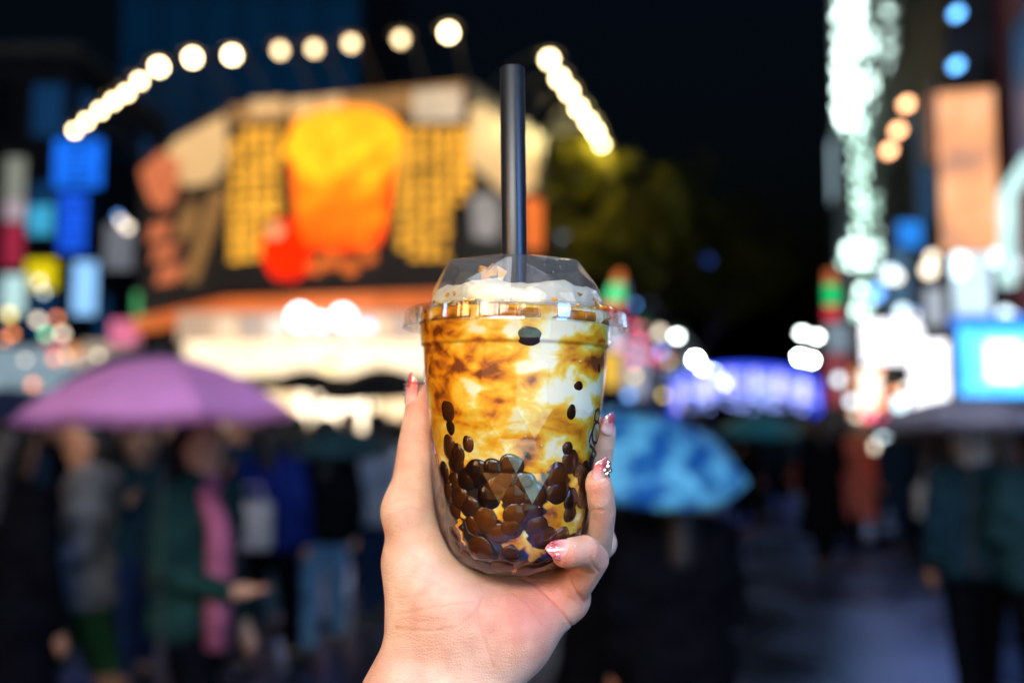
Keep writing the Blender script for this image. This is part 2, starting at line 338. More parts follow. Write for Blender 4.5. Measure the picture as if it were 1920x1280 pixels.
face_poly('berry_picture', [(488, 478), (500, 420), (530, 408), (556, 425), (580, 465), (578, 505), (550, 526), (512, 520)], cB, cC, PR, .13)
for k, (x, y, r) in enumerate(((515, 432, 15), (590, 500, 14), (620, 488, 16), (655, 500, 15), (690, 480, 14))):
    face_poly('sweet_picture', [(x + r * math.cos(t * PI / 4), y + r * math.sin(t * PI / 4)) for t in range(8)], cB, cC, PO if k else PW, .16)
def column(px, y0, y1, pw, ph, seed):
    r_ = random.Random(seed); m = MB(); y = y0; u = Vector((cC[0] - cB[0], cC[1] - cB[1], 0)).normalized()
    while y < y1:
        for q in range(3):
            yy = y + ph * (.12 + .28 * q); w = pw * r_.uniform(.75, 1.0); xx = px + (pw - w) / 2
            if r_.random() < .9: bars = (xx, yy, xx + w, yy + ph * .17); rects = [bars]
            else: rects = []
            for a, b, c, d in rects:
                ps = [plane_hit(i, j, cB, cC, .09) for i, j in ((a, d), (c, d), (c, b), (a, b))]; nr = Vector((u.y, -u.x, 0)) * -.03
                m.hexa([ps[0], ps[1], ps[1] + nr, ps[0] + nr, ps[3], ps[2], ps[2] + nr, ps[3] + nr])
        xx = px + pw * r_.uniform(.3, .65); ps = [plane_hit(i, j, cB, cC, .09) for i, j in ((xx, y + ph * .85), (xx + pw * .14, y + ph * .85), (xx + pw * .14, y), (xx, y))]; nr = Vector((cC[1] - cB[1], -(cC[0] - cB[0]), 0)).normalized() * -.03
        m.hexa([ps[0], ps[1], ps[1] + nr, ps[0] + nr, ps[3], ps[2], ps[2] + nr, ps[3] + nr]); y += ph
    obj('lettering', m, PG, shop)
for k, (x, a, b) in enumerate(((428, 262, 478), (454, 238, 478), (478, 235, 470), (502, 238, 400))): column(x, a, b, 22, 21, k)
for k, (x, a, b) in enumerate(((742, 240, 470), (768, 236, 475), (794, 236, 478), (820, 236, 474), (846, 236, 380), (862, 236, 360))): column(x, a, b, 22, 21, 20 + k)
face_poly('bottle_picture', [(300, 300), (330, 262), (420, 215), (424, 300), (400, 338), (350, 350), (330, 335)], cA, cB, PW, .08)
face_poly('fruit_picture', [(262, 320), (300, 285), (335, 300), (330, 350), (312, 392), (285, 385), (270, 350)], cA, cB, glow('billboard_salmon_print', (.75, .2, .08), .7), .11)
face_poly('straw_picture', [(398, 355), (422, 360), (365, 530), (342, 525)], cA, cB, PTAN, .08)
for x, y, w, h in ((275, 420, 45, 34), (282, 462, 50, 30), (290, 500, 55, 34), (330, 400, 40, 50), (345, 380, 30, 18)): face_poly('side_lettering', [(x, y + h), (x + w * .7, y + h - 8), (x + w, y - 6), (x + w * .2, y)], cA, cB, glow('billboard_salmon_print', (.75, .2, .08), .7) if x < 300 else PTAN, .1)
face_poly('cream_picture', [(884, 205), (905, 195), (1005, 285), (1005, 350), (960, 372), (900, 320), (884, 300)], cC, cD, PW, .08)
face_poly('cup_picture', [(885, 370), (925, 362), (940, 400), (930, 450), (890, 445)], cC, cD, glow('billboard_grey_print', (.4, .36, .34), .6), .08)
face_poly('orange_picture', [(985, 370), (1016, 375), (1016, 470), (990, 465)], cC, cD, PO, .1)
# roof, canopy, lit ground floor
m = MB(); m.add([(x, y, 7.26) for x, y in back] + [(x, y, 7.4) for x, y in back], [tuple(range(6))[::-1], tuple(range(6, 12))] + [(i, (i + 1) % 6, (i + 1) % 6 + 6, i + 6) for i in range(6)]); obj('roof', m, M_STEEL, shop)
F_OR = glow('orange_fascia', (1, .22, .05), .55)
for A, B in ((cA, cB), (cB, cC), (cC, cD)): obj('fascia', quadbox((A[0], A[1] - .3), (B[0], B[1] - .3), 3.52, 3.8, .25), F_OR, shop)
def slab(px0, px1, z0, z1, Yf, th, m, name, parent=None): return obj(name, MB().box(((zat(px0, Yf) + zat(px1, Yf)) / 2, Yf + th / 2, (z0 + z1) / 2), (zat(px1, Yf) - zat(px0, Yf), th, z1 - z0)), m, parent or shop)
slab(330, 1000, 2.98, 3.5, 17.3, .3, glow('backlit_menu_strip', (.75, .52, .36), .5), 'menu_strip')
for i in range(9):
    x = 405 + i * 48; slab(x, x + 34, 3.05, 3.42, 17.2, .05, glow(('menu_card_a', 'menu_card_b', 'menu_card_c')[i % 3], ((1, .75, .5), (.55, .45, .4), (.95, .9, .8))[i % 3], .6), 'menu_card')
slab(345, 1000, 2.38, 2.95, 16.9, .3, glow('warm_light_box', (1, .78, .5), 1.25), 'light_box')
slab(345, 1000, 2.3, 2.37, 16.7, .5, M_STEEL, 'canopy_edge')
slab(370, 1000, 1.15, 2.28, 18.2, .2, glow('warm_shop_interior', (1, .74, .44), 1.1), 'interior_back_wall')
for i in range(7): slab(372 + i * 105, 380 + i * 105, 0, 2.28, 17.0, .12, M_STEEL, 'post')
slab(370, 1000, 0, 1.05, 17.3, .7, mat('counter_front', (.12, .08, .05), .5), 'counter'); slab(560, 700, 1.45, 2.2, 17.15, .08, glow('bright_counter_light', (1, .8, .55), 2.6), 'counter_light')
slab(262, 330, .0, 3.4, 21.8, .3, M_DARK, 'side_wall'); slab(880, 1000, 0, 3.4, 19.9, .3, M_DARK, 'side_wall')
def round_sign(name, label, px, py, Y, rpx, m, cat='sign', group=None, th=.12):
    c = at(px, py, Y); r = rpx / FPX * Y; t = thing(name, label, cat, c, group)
    mb = MB(); n = 20; mb.add([(c.x + r * math.cos(2 * PI * k / n), c.y + d, c.z + r * math.sin(2 * PI * k / n)) for d in (0, th) for k in range(n)], [tuple(range(n)), tuple(range(n, 2 * n))[::-1]] + [(k, k + n, (k + 1) % n + n, (k + 1) % n) for k in range(n)]); obj('light_face', mb, m, t)
    mb = MB(); mb.tube([(c.x, c.y + th + .003, c.z), (c.x, c.y + th + .45, c.z)], .03, 8); obj('bracket', mb, M_STEEL, t); return t
LW = glow('cool_white_lamp', (.82, .9, 1), 7); LB = glow('pale_blue_lamp', (.45, .55, 1), 3)
round_sign('round_sign', 'largest white round light under the tea shop billboard, left one', 562, 594, 16.6, 20, LW); round_sign('round_sign', 'white light hanging next to the largest round light under the billboard', 598, 602, 16.6, 12, LW)
round_sign('round_sign', 'white round light at the right of the trio under the tea shop billboard', 642, 594, 16.6, 18, LW); round_sign('round_sign', 'small pale blue round light under the billboard, right of the white ones', 690, 610, 16.6, 8, LB)
round_sign('round_sign', 'pinkish white round light under the left end of the orange fascia', 384, 619, 17.5, 16, glow('pinkish_lamp', (1, .85, .95), 1.6)); round_sign('round_sign', 'golden round light on the cream light box above the black umbrellas', 617, 680, 16.5, 11, glow('gold_lamp', (1, .6, .12), 2.5))
# lamps on arms along the roof
BULB = glow('warm_bulb', (1.0, .74, .38), 20); BULB2 = glow('dimmer_warm_bulb', (1.0, .72, .38), 5)
lamps = [(140, 245, 1), (162, 228, 1), (188, 208, 1), (213, 190, 1), (237, 175, 1), (262, 152, 1), (298, 126, 1), (361, 109, 1), (435, 104, 1), (525, 95, .6), (589, 92, .2), (658, 82, .6), (751, 74, .3), (841, 62, 1), (1030, 112, 1), (1049, 147, 1), (1067, 172, 1), (1085, 203, 1), (1103, 228, 1), (1117, 248, 1), (1128, 272, 1)]
for i, (px, py, s) in enumerate(lamps):
    p = atz(px, py, 7.8)
    if i < 7: lab = '%s warm lamp up from the bottom of the tea shop roof left row' % ORD[i]
    elif i < 14: lab = '%s warm lamp from the left above the front tea shop billboard' % ORD[i - 7]
    else: lab = '%s warm lamp from the top in the row right of the straw' % ORD[i - 14]
    A, B = (cA, cB) if i < 7 else ((cB, cC) if i < 14 else (cC, cD)); A = Vector((A[0], A[1], 0)); B = Vector((B[0], B[1], 0)); d = (B - A); t_ = max(.02, min(.98, (Vector((p.x, p.y, 0)) - A).dot(d) / d.dot(d))); w = A + d * t_; w.z = 7.36
    t = thing('arm_lamp', lab, 'lamp', w, 'warm lamps on arms along the tea shop roof')
    mb = MB().tube([w, w + (p - w) * .5 + Vector((0, 0, .25)), p + Vector((0, 0, .22))], .025, 6); obj('arm', mb, M_STEEL, t)
    mb = MB().lathe([(.02, .22), (.06, .2), (.2, .1), (.21, .08), (.19, .085), (.05, .17)], p, 14); obj('lamp_shade', mb, M_STEEL, t, True)
    obj('bulb', MB().ball(p, .085 if px > 280 else .06, 12, 8), BULB if s > .9 else BULB2, t, True)
    if i >= 17:
        ld = bpy.data.lights.new('lamp_light', 'POINT'); ld.energy = 32; ld.color = (1, .8, .3); ld.shadow_soft_size = .1; lo_ = link(bpy.data.objects.new('lamp_light', ld), t); lo_.location = p + Vector((0, 0, -.2)) - wloc(t)

# ------------------------------------------------------------------ signs
def sign(name, label, x0, y0, x1, y1, Y, m, th=.18, cat='sign', strokes=None, side=None, yaw=0.0):
    a = at(x0, y1, Y); b = at(x1, y0, Y); t = thing(name, label, cat, ((a.x + b.x) / 2, Y, a.z)); w, h = b.x - a.x, b.z - a.z; cx = (a.x + b.x) / 2; cz = (a.z + b.z) / 2
    obj('case', MB().box((cx, Y + th / 2 + .02, cz), (w + .06, th, h + .06), yaw), M_BLKS, t)
    off = Vector((math.sin(yaw), -math.cos(yaw), 0)) * (th / 2 + .012); c = Vector((cx, Y + th / 2 + .02, cz)) + off
    obj('light_face', MB().box(c, (w, .02, h), yaw), m, t)
    if strokes:
        mb = MB(); r_ = random.Random(len(label))
        nr = max(2, int(h / (w * .8))) if h > w else 2
        for i in range(nr):
            for q in range(3):
                z = cz - h / 2 + h * (i + .2 + .28 * q) / nr; mb.box((cx + r_.uniform(-.05, .05) * w, Y - .012, z), (w * r_.uniform(.4, .7), .02, h / nr * .09))
        if yaw == 0: obj('lettering', mb, strokes, t)
    s = side if side is not None else (.5 if cx > 3 else -.5)
    mb = MB().tube([(cx + s * w * .8, Y + th + .021, cz + h * .3), (cx + s * w * .8, Y + th + .5, cz + h * .3)], .03, 6); mb.tube([(cx + s * w * .8, Y + th + .021, cz - h * .3), (cx + s * w * .8, Y + th + .5, cz - h * .3)], .03, 6); obj('bracket', mb, M_STEEL, t)
    return t
BLU = glow('bright_blue_sign', (.01, .16, .9), .95); BLU2 = glow('royal_blue_sign', (.01, .1, .8), .95); DKB = mat('dark_blue_print', (.005, .02, .12), .5)
sign('blue_sign', 'wide bright blue sign below the end of the left lamp row', 100, 262, 192, 350, 30, BLU, strokes=DKB)
sign('blue_sign', 'narrow upright royal blue sign hanging under the wide blue one', 110, 362, 162, 472, 30, BLU2, strokes=DKB)
sign('light_blue_sign', 'pale blue upright sign left of the pair of white street lamps', 135, 490, 182, 590, 28, glow('pale_blue_sign', (.28, .58, 1), .95))
sign('yellow_sign', 'square yellow sign between the red sign and the pale blue sign', 48, 488, 106, 542, 28, glow('yellow_sign_face', (.75, .6, .005), .85))
sign('teal_sign', 'teal rounded sign above the yellow sign at the left', 48, 385, 100, 440, 31, glow('teal_sign_face', (.05, .4, .65), .75))
sign('grey_sign', 'dim warm grey lit panel high at the left edge', 8, 295, 48, 385, 31, glow('dim_grey_panel', (.3, .32, .26), .6)); sign('red_sign', 'dark red upright sign at the left edge beside the yellow sign', 4, 420, 44, 500, 27, glow('dark_red_sign', (.32, .02, .05), .8))
sign('pale_sign', 'greyish pink panel above the dark red sign', 8, 375, 46, 414, 29.5, glow('greyish_pink_panel', (.42, .33, .38), .8)); sign('white_sign', 'pale greenish white sign at the left edge under the red sign', 2, 515, 48, 590, 27, glow('pale_green_white', (.5, .75, .75), .8))
sign('green_sign', 'green upright sign just left of the orange fascia', 250, 548, 288, 600, 25, glow('green_sign_face', (.08, .42, .14), .8)); sign('pink_sign', 'pink sign above the purple umbrella', 205, 600, 262, 648, 25, glow('pink_sign_face', (.75, .18, .32), .8))
sign('yellow_green_sign', 'pale yellow green panel right of the pink sign', 285, 600, 345, 658, 24, glow('yellow_green_face', (.65, .6, .25), .85)); sign('orange_sign', 'small orange sign above the left side of the purple umbrella', 118, 648, 162, 680, 26, glow('small_orange_face', (.9, .3, .05), .85))
sign('crimson_sign', 'small crimson sign left of the pink sign', 80, 630, 120, 655, 26, glow('crimson_face', (.5, .05, .1), .7)); sign('grey_sign', 'pale grey hanging panels beside the billboard on its left', 195, 420, 250, 505, 26, glow('pale_grey_panel', (.16, .17, .2), .7))
sign('shop_window', 'wide pale shop window above the navy umbrella at the left edge', -40, 650, 150, 735, 26, glow('pale_teal_window', (.3, .42, .5), .6), cat='window'); sign('shop_window', 'warm lit shop window between pink sign and purple umbrella', 150, 640, 345, 740, 25.5, glow('warm_beige_window', (.5, .4, .3), .65), cat='window')
# right of the cup
def peach_print():
    m = glow('peach_print', (.85, .36, .17), .9); n = m.node_tree.nodes; r = [x for x in n if x.type == 'VALTORGB'][0]; e = r.color_ramp.elements; e[0].color = (.3, .16, .13, 1); e[0].position = .3; e[1].color = (.95, .6, .42, 1); e[1].position = .72; x = e.new(.5); x.color = (.85, .36, .15, 1)
    [x for x in n if x.type == 'TEX_NOISE'][0].inputs["Scale"].default_value = 1.3; return m
sign('white_sign', 'large pale blue white sign just above the lid on its right', 1046, 434, 1128, 520, 26, glow('pale_bluish_sign', (.68, .82, 1), 1.0), side=-.5)
for nm, lb, y0, y1, m in (('orange_sign', 'orange band at the top of the stacked sign right of the lid', 508, 530, glow('orange_band', (.9, .22, .05), .9)), ('green_sign', 'green band of the stacked sign right of the lid', 532, 566, glow('green_band', (.1, .85, .3), 1.0)), ('red_sign', 'red band under the green band right of the lid', 568, 590, glow('red_band', (.8, .03, .05), .9))):
    sign(nm, lb, 1112, y0, 1168, y1, 27, m, side=-.5)
sign('green_sign', 'dim green sign below the stacked sign right of the lid', 1175, 580, 1210, 618, 33, glow('dim_green_face', (.05, .45, .15), .7), side=-.5); sign('yellow_sign', 'golden yellow sign beside the right wall of the cup', 1130, 660, 1162, 725, 28, glow('golden_face', (.85, .5, .05), .85), side=-.5)
sign('white_sign', 'narrow pale lit sign beside the cup between the red and yellow signs', 1140, 600, 1166, 655, 27, glow('narrow_pale_face', (.6, .62, .75), .9), side=-.5); sign('pale_sign', 'greyish blue shop panel right of the golden yellow sign', 1170, 640, 1215, 745, 30, glow('greyish_blue_panel', (.3, .33, .45), .8), side=-.5)
sign('pink_sign', 'dim red pink sign beside the nearest left street lamp', 1218, 650, 1258, 685, 38, glow('dim_pink_face', (.4, .06, .1), .8), side=-.5); sign('pale_sign', 'pale bluish panel above the green sign right of the lid', 1172, 530, 1222, 570, 33, glow('pale_dim_panel', (.2, .26, .38), .8), side=-.5)
sign('white_sign', 'brightest white rectangular sign left of the slanted white sign', 1620, 602, 1728, 680, 12.4, glow('white_sign_face', (.93, .93, 1), 2.2), side=.5)
sign('white_sign', 'slanted tall white sign between the brightest sign and the blue screen', 1722, 640, 1790, 768, 11.5, glow('white_sign_face', (.93, .93, 1), 2.2), side=.5, yaw=math.radians(-28))
sign('white_sign', 'upright creamy white sign under the brightest white sign', 1616, 694, 1648, 768, 20, glow('cream_sign_face', (1, .9, .75), 2), side=.5); sign('orange_sign', 'orange upright sign under the stacked sign on the right', 1596, 690, 1612, 800, 22, glow('orange_upright_face', (.9, .28, .08), .8), side=.5)
sign('orange_sign', 'orange sign beneath the creamy white sign', 1616, 775, 1650, 815, 21, glow('orange_low_face', (1, .33, .06), .9), side=.5)
for nm, lb, y0, y1, m in (('orange_sign', 'dull orange cap of the stacked sign below the light curtain', 508, 532, glow('dull_orange_band', (.55, .12, .03), .9)), ('green_sign', 'green middle of the stacked sign below the light curtain', 534, 572, glow('green_band2', (.0, .7, .18), .9)), ('red_sign', 'red foot of the stacked sign below the light curtain', 574, 600, glow('red_band2', (.75, .01, .04), .9))):
    sign(nm, lb, 1548, y0, 1606, y1, 24, m, side=.5)
sign('grey_sign', 'dim grey blue panel under the stacked sign below the light curtain', 1550, 606, 1604, 660, 24.5, glow('dim_grey_blue', (.2, .26, .32), .8), side=.5); sign('red_sign', 'dark red panel under the dim grey one', 1550, 664, 1592, 760, 25, glow('dark_red_panel', (.3, .06, .08), .7), side=.5)
sign('blue_sign', 'small blue sign at the right below the salmon lamps', 1685, 415, 1728, 462, 13.6, glow('small_blue_face', (.02, .22, .75), .9), side=.5); sign('blue_sign', 'dim slate blue upright panel under the small blue sign', 1668, 470, 1706, 590, 13.8, glow('slate_blue_panel', (.05, .11, .18), .9), side=.5)
bb = sign('peach_billboard', 'tall glowing peach billboard high on the right', 1775, 170, 1862, 470, 12.0, peach_print(), cat='billboard', yaw=math.radians(-14))
sign('white_sign', 'bluish white sign under the peach billboard', 1790, 475, 1855, 600, 11.8, glow('bluish_white_face', (.6, .78, .9), .95), side=.5); sign('peach_billboard', 'narrow dim salmon panel left of the peach billboard', 1745, 175, 1772, 300, 12.2, glow('salmon_panel', (.35, .14, .1), .8), cat='billboard')
sign('white_sign', 'small pale panel left of the bluish white sign', 1738, 540, 1768, 610, 12.1, glow('small_pale_panel', (.4, .45, .52), .8), side=.5); sign('red_sign', 'dark crimson panel between the pale panel and bluish sign', 1772, 520, 1792, 610, 12.2, glow('crimson_panel', (.3, .01, .05), .8), side=.5)
# bent light tube and blue screen at the right edge
t = thing('light_tube', 'bent greenish white light tube at the right edge above the blue screen', 'sign light', at(1890, 540, 10)); mb = MB().tube([at(1889, 535, 10), at(1889, 365, 10), at(1935, 295, 10)], .085, 12); obj('tube', mb, glow('greenish_white_tube', (.55, .85, .82), 1.0), t, True); obj('bracket', MB().tube([at(1889, 450, 10.09), at(1889, 450, 10.6)], .03, 6), M_STEEL, t)
scr = sign('blue_screen', 'large blue video screen with a white glowing centre at the right edge', 1803, 612, 2500, 742, 9, glow('azure_screen', (.06, .38, .95), 2.4), cat='screen', yaw=0)  # stretch out of view is added, to throw blue light on the ground
a = at(1835, 722, 8.96); b = at(2300, 632, 8.96); obj('screen_picture', MB().box(((a.x + b.x) / 2, 8.985, (a.z + b.z) / 2), (b.x - a.x, .008, b.z - a.z)), glow('pale_azure_picture', (.3, .8, 1), 1.0), scr)
a = at(1856, 712, 8.96); b = at(1912, 642, 8.96); obj('screen_glare', MB().box(((a.x + b.x) / 2, 8.975, (a.z + b.z) / 2), (b.x - a.x, .008, b.z - a.z)), glow('white_picture', (.9, .98, 1), 3), scr)
a = at(1800, 612, 8.8); b = at(2500, 590, 8.8); obj('screen_frame', MB().box(((a.x + b.x) / 2, 8.9, (a.z + b.z) / 2), (b.x - a.x, .2, b.z - a.z)), glow('deep_blue_frame', (.02, .2, .8), .9), scr)
sb = thing('shop_counter', 'dark shop front below the blue screen at the right edge', 'shop front', (fr(9) + .3, 9, 0)); obj('panel', MB().box((fr(9) + 1.55, 9.6, .9), (3.1, .9, 1.8)), M_DARK, sb)
# single lamps, white light curtain
for px, py, Y, m, lb in ((1798, 22, 12.1, 'b', 'upper of the two round blue lamps at the top right'), (1797, 120, 12.1, 'b', 'lower of the two round blue lamps at the top right'), (1703, 193, 13.4, 's', 'topmost of the three salmon lamps right of the light curtain'), (1687, 242, 13.4, 's', 'middle of the three salmon lamps right of the light curtain'), (1670, 280, 13.4, 's', 'lowest of the three salmon lamps right of the light curtain')):
    round_sign('round_lamp', lb, px, py, Y, 8, glow('azure_round_lamp', (.12, .42, .95), 5) if m == 'b' else glow('salmon_round_lamp', (.95, .42, .2), 7), 'lamp', 'round lamps on the right facade')
M_LED = glow('greenish_white_led', (.74, 1.0, .9), 5); M_LED2 = glow('dim_greenish_led', (.55, .85, .72), 2.6)
led = thing('light_curtain', 'tall curtain of greenish white lights hanging down the right tower', 'light curtain', at(1610, 560, 21))
lb = MB().ball((0, 0, 0), .06, 8, 6); lme = bpy.data.meshes.new('led'); lme.from_pydata(lb.v, [], lb.f); lme.materials.append(M_LED); lme2 = lme.copy(); lme2.materials[0] = M_LED2
nl = 0
def led_at(px, py, m, s=1.0):
    o = bpy.data.objects.new('light_bulb', m); link(o, led); o.location = at(px, py, 20.9 + random.uniform(-.1, .1)) - wloc(led); o.scale = (s, s, s)
for i in range(170): led_at(random.uniform(1568, 1652), random.uniform(-50, 235), lme, random.uniform(.75, 1.15))
for i in range(66):
    py = random.uniform(215, 400); led_at(random.uniform(1583 + (py - 215) * .12, 1646), py, lme2, random.uniform(.7, 1.1))
for i in range(26): led_at(random.uniform(1600, 1655), random.uniform(405, 470), lme if i % 3 == 0 else lme2, .9)
for i in range(34): led_at(random.uniform(1578, 1650), random.uniform(455, 500), lme if i % 2 == 0 else lme2, 1.0)
for i in range(20): led_at(random.uniform(1600, 1650), random.uniform(505, 600), lme if i % 3 == 0 else lme2, 1.0)
a = at(1572, -80, 21.15); b = at(1652, 600, 21.15)
for k in range(5): x = a.x + (b.x - a.x) * k / 4; obj('cable', MB().tube([(x, 21.2, a.z), (x, 21.2, b.z)], .012, 5), M_STEEL, led)
obj('frame', MB().box(((a.x + b.x) / 2, 21.3, (a.z + b.z) / 2), (b.x - a.x + .3, .1, a.z - b.z)), M_DARK, led)
# street lamps in two receding rows
M_SL = glow('street_lamp_lens', (.86, 1, .93), 22)
def street_lamp(px, py, label, z=8.0, arms=(-.5, .5), m=None, grp='double headed street lamps along the street'):
    p = atz(px, py, z); s = p.y / 60.0; t = thing('street_lamp', label, 'street lamp', (p.x, p.y, 0), grp)
    mb = MB().tube([(p.x, p.y, 0), (p.x, p.y, z + .3)], [.11, .06], 8); obj('pole', mb, M_STEEL, t)
    for q, a in enumerate(arms):
        hx = p.x + a * 1.0; hz = z + (-.35 if a > 0 else .1) * .6
        h = obj('lamp_head', MB().box((hx, p.y, hz + .2), (.55, .5, .12)).tube([(p.x, p.y, z + .25), (hx, p.y, hz + .2)], .04, 6), M_STEEL, t); obj('lens', MB().ball((hx, p.y, hz), .24 if s < 1.5 else .3, 12, 8, (1, 1, .6)), m or M_SL, h, True)
M_SL2 = glow('far_street_lamp_lens', (.86, 1, .93), 130)
for i, (px, py) in enumerate(((1254, 625), (1293, 669), (1327, 691), (1346, 716), (1358, 732))): street_lamp(px, py, '%s street lamp from the cup in the row left of the dark gap' % ORD[i], m=M_SL if i < 1 else M_SL2, arms=(-.6, .6) if i < 2 else (-.5 * (i + 1) / 2.2, .5 * (i + 1) / 2.2))
for i, (px, py) in enumerate(((1517, 626), (1510, 671), (1494, 731))): street_lamp(px, py, '%s street lamp from the top in the row on the right of the street' % ORD[i], m=M_SL if i < 1 else M_SL2, arms=(-.5, .55))
for px, py, lb in ((224, 526, 'street lamp pair beside the left end of the tea shop'), (101, 570, 'street lamp pair below the yellow sign at the left'), (26, 612, 'lone street lamp at the far left edge')):
    street_lamp(px, py, lb, arms=(-.45, .4) if px > 50 else (0.05,), m=M_SL)
SM = [(1230, 508, 55, (.05, .22, .55), 'small blue lamp'), (1251, 512, 55, (.35, .3, .25), 'small beige lamp'), (1326, 487, 60, (.02, .06, .3), 'faint navy lamp'), (1212, 503, 50, (.02, .08, .6), 'deep blue lamp'), (1245, 480, 50, (.04, .2, .4), 'dim teal lamp'), (65, 618, 40, (.7, .18, .06), 'orange lamp'), (4, 490, 40, (.6, .95, 1), 'pale cyan lamp'), (1648, 417, 30, (.5, .8, 1.0), 'bluish white lamp'), (1590, 565, 23, (.5, 1, .75), 'mint lamp'), (1000 + 20, 750, 20, (.6, .6, .7), 'grey lamp')]
for px, py, Y, c, lb in SM[:9]:
    round_sign('round_lamp', lb + (' at the left edge' if px < 100 else (' among the lights right of the lid' if px < 1400 else ' near the foot of the light curtain')), px, py, Y, 9, glow(lb.replace(' ', '_'), c, 3.4 if px not in (4, 1648) else 6), 'lamp', 'small coloured lamps')
# the many small shop lights
rs = random.Random(5)
PAL = [((1, .85, .65), 'w'), ((.7, .9, 1), 'c'), ((.95, .3, .12), 'o'), ((.9, .12, .25), 'p'), ((.15, .4, 1), 'b'), ((.2, .8, .45), 'g'), ((1, .75, .2), 'y')]
SPN = dict(w='cream', c='pale cyan', o='orange', p='pink', b='blue', g='green', y='golden'); SPL = {}
def spots(n, x0, x1, y0, y1, Y, side, pal):
    for i in range(n):
        c, nm = PAL[pal[rs.randrange(len(pal))]]; px, py = rs.uniform(x0, x1), rs.uniform(y0, y1); YY = Y + rs.uniform(-1, 1); p = at(px, py, YY)
        if p.z < .4: continue
        t = thing('shop_light', 'x', 'light', p, 'small shop lights among the ' + side); r = rs.uniform(.05, .1); SPL.setdefault((nm, side), []).append((px, t))
        obj('globe', MB().ball(p, r, 10, 6), glow('shop_light_' + nm, c, 2.6), t, True); obj('hook', MB().tube([p + Vector((0, 0, r - .004)), p + Vector((0, .02, r + .12))], .012, 5), M_STEEL, t)
spots(18, 0, 340, 560, 745, 23, 'signs on the left', (0, 1, 2, 0, 5, 6)); spots(5, 0, 240, 400, 560, 26, 'signs on the left', (1, 0, 4)); spots(14, 1150, 1260, 560, 745, 26, 'signs right of the cup', (0, 1, 3, 4, 6)); spots(22, 1560, 1790, 690, 850, 13.2, 'signs on the right', (0, 1, 2, 3, 2, 3)); spots(10, 1640, 1760, 480, 610, 13.2, 'signs on the right', (1, 4, 0)); spots(10, 1790, 1910, 480, 600, 11.5, 'signs on the right', (1, 4, 1))
NTH = ORD + ['thirteenth', 'fourteenth', 'fifteenth', 'sixteenth', 'seventeenth', 'eighteenth']
for (nm, side), L in SPL.items():
    L.sort(key=lambda q: q[0])
    for q, (px, t) in enumerate(L): t['label'] = ('%s %s round shop light from the left among the %s' % (NTH[q], SPN[nm], side)) if len(L) > 1 else 'only %s round shop light among the %s' % (SPN[nm], side)
# illuminations far down the street
VIO = glow('violet_illumination', (.26, .28, 1.0), 1.3); BL3 = glow('blue_illumination', (.03, .08, .95), 1.3); PVI = glow('pale_violet_illumination', (.5, .48, 1), 1.6); MLB = glow('blue_bead_light', (.3, .4, 1), 6)
for k, (Y, z1, wdt) in enumerate(((62, 5.0, 9.0), (82, 5.6, 11.0), (106, 6.3, 14.0))):
    xc = zat(1398, Y); t = thing('illuminated_arch', ('nearest', 'middle', 'farthest')[k] + ' blue and violet illuminated arch across the far street', 'arch', (xc, Y, 0), 'illuminated arches over the far street')
    for s in (-1, 1): obj('post', MB().tube([(xc + s * wdt / 2, Y, 0), (xc + s * wdt / 2, Y, z1 - .8)], .12, 8), BL3, t)
    pts = [(xc + wdt / 2 * math.cos(a), Y, z1 - 1.2 + 1.2 * math.sin(a)) for a in np.linspace(PI, 0, 17)]; obj('arch_beam', MB().tube(pts, .16, 8), BL3, t)
    m = MB(); m2 = MB()
    for i in range(17):
        x = xc - wdt / 2 + wdt * (i + .5) / 17; top = z1 - 1.2 + 1.2 * math.sqrt(max(0, 1 - ((x - xc) / (wdt / 2)) ** 2)); L = random.uniform(.9, 2.0)
        obj('light_drape', MB().box((x, Y, top - L / 2 - .18), (wdt / 17 * .55, .06, L)), VIO if i % 3 else PVI, t)
    m = MB()
    for i in range(26): m.ball((xc + random.uniform(-.5, .5) * wdt, Y - .3, random.uniform(2.6, z1 - .4)), .07 * Y / 60, 6, 4)
    o = obj('bead_light', m, MLB, t); o['kind'] = 'stuff'

# ------------------------------------------------------------------ trees
def leaf_material():
    m = bpy.data.materials.new("leaves"); m.use_nodes = True; n = m.node_tree.nodes; l = m.node_tree.links; p = n["Principled BSDF"]
    tc = n.new("ShaderNodeTexCoord"); a = n.new("ShaderNodeTexNoise"); a.inputs["Scale"].default_value = 1.5; l.new(tc.outputs["Object"], a.inputs["Vector"]); r = n.new("ShaderNodeValToRGB"); e = r.color_ramp.elements
    e[0].position = .35; e[0].color = (.05, .07, .006, 1); e[1].position = .65; e[1].color = (.3, .27, .012, 1); l.new(a.outputs[0], r.inputs[0]); l.new(r.outputs[0], p.inputs["Base Color"]); p.inputs["Roughness"].default_value = .5
    t = n.new("ShaderNodeBsdfTranslucent"); l.new(r.outputs[0], t.inputs[0]); mx = n.new("ShaderNodeMixShader"); mx.inputs[0].default_value = .4; l.new(p.outputs[0], mx.inputs[1]); l.new(t.outputs[0], mx.inputs[2]); l.new(mx.outputs[0], n["Material Output"].inputs[0]); return m
M_LEAF = leaf_material(); M_BARK = mat('bark', (.09, .07, .05), .9, scale=9, bump=.5)
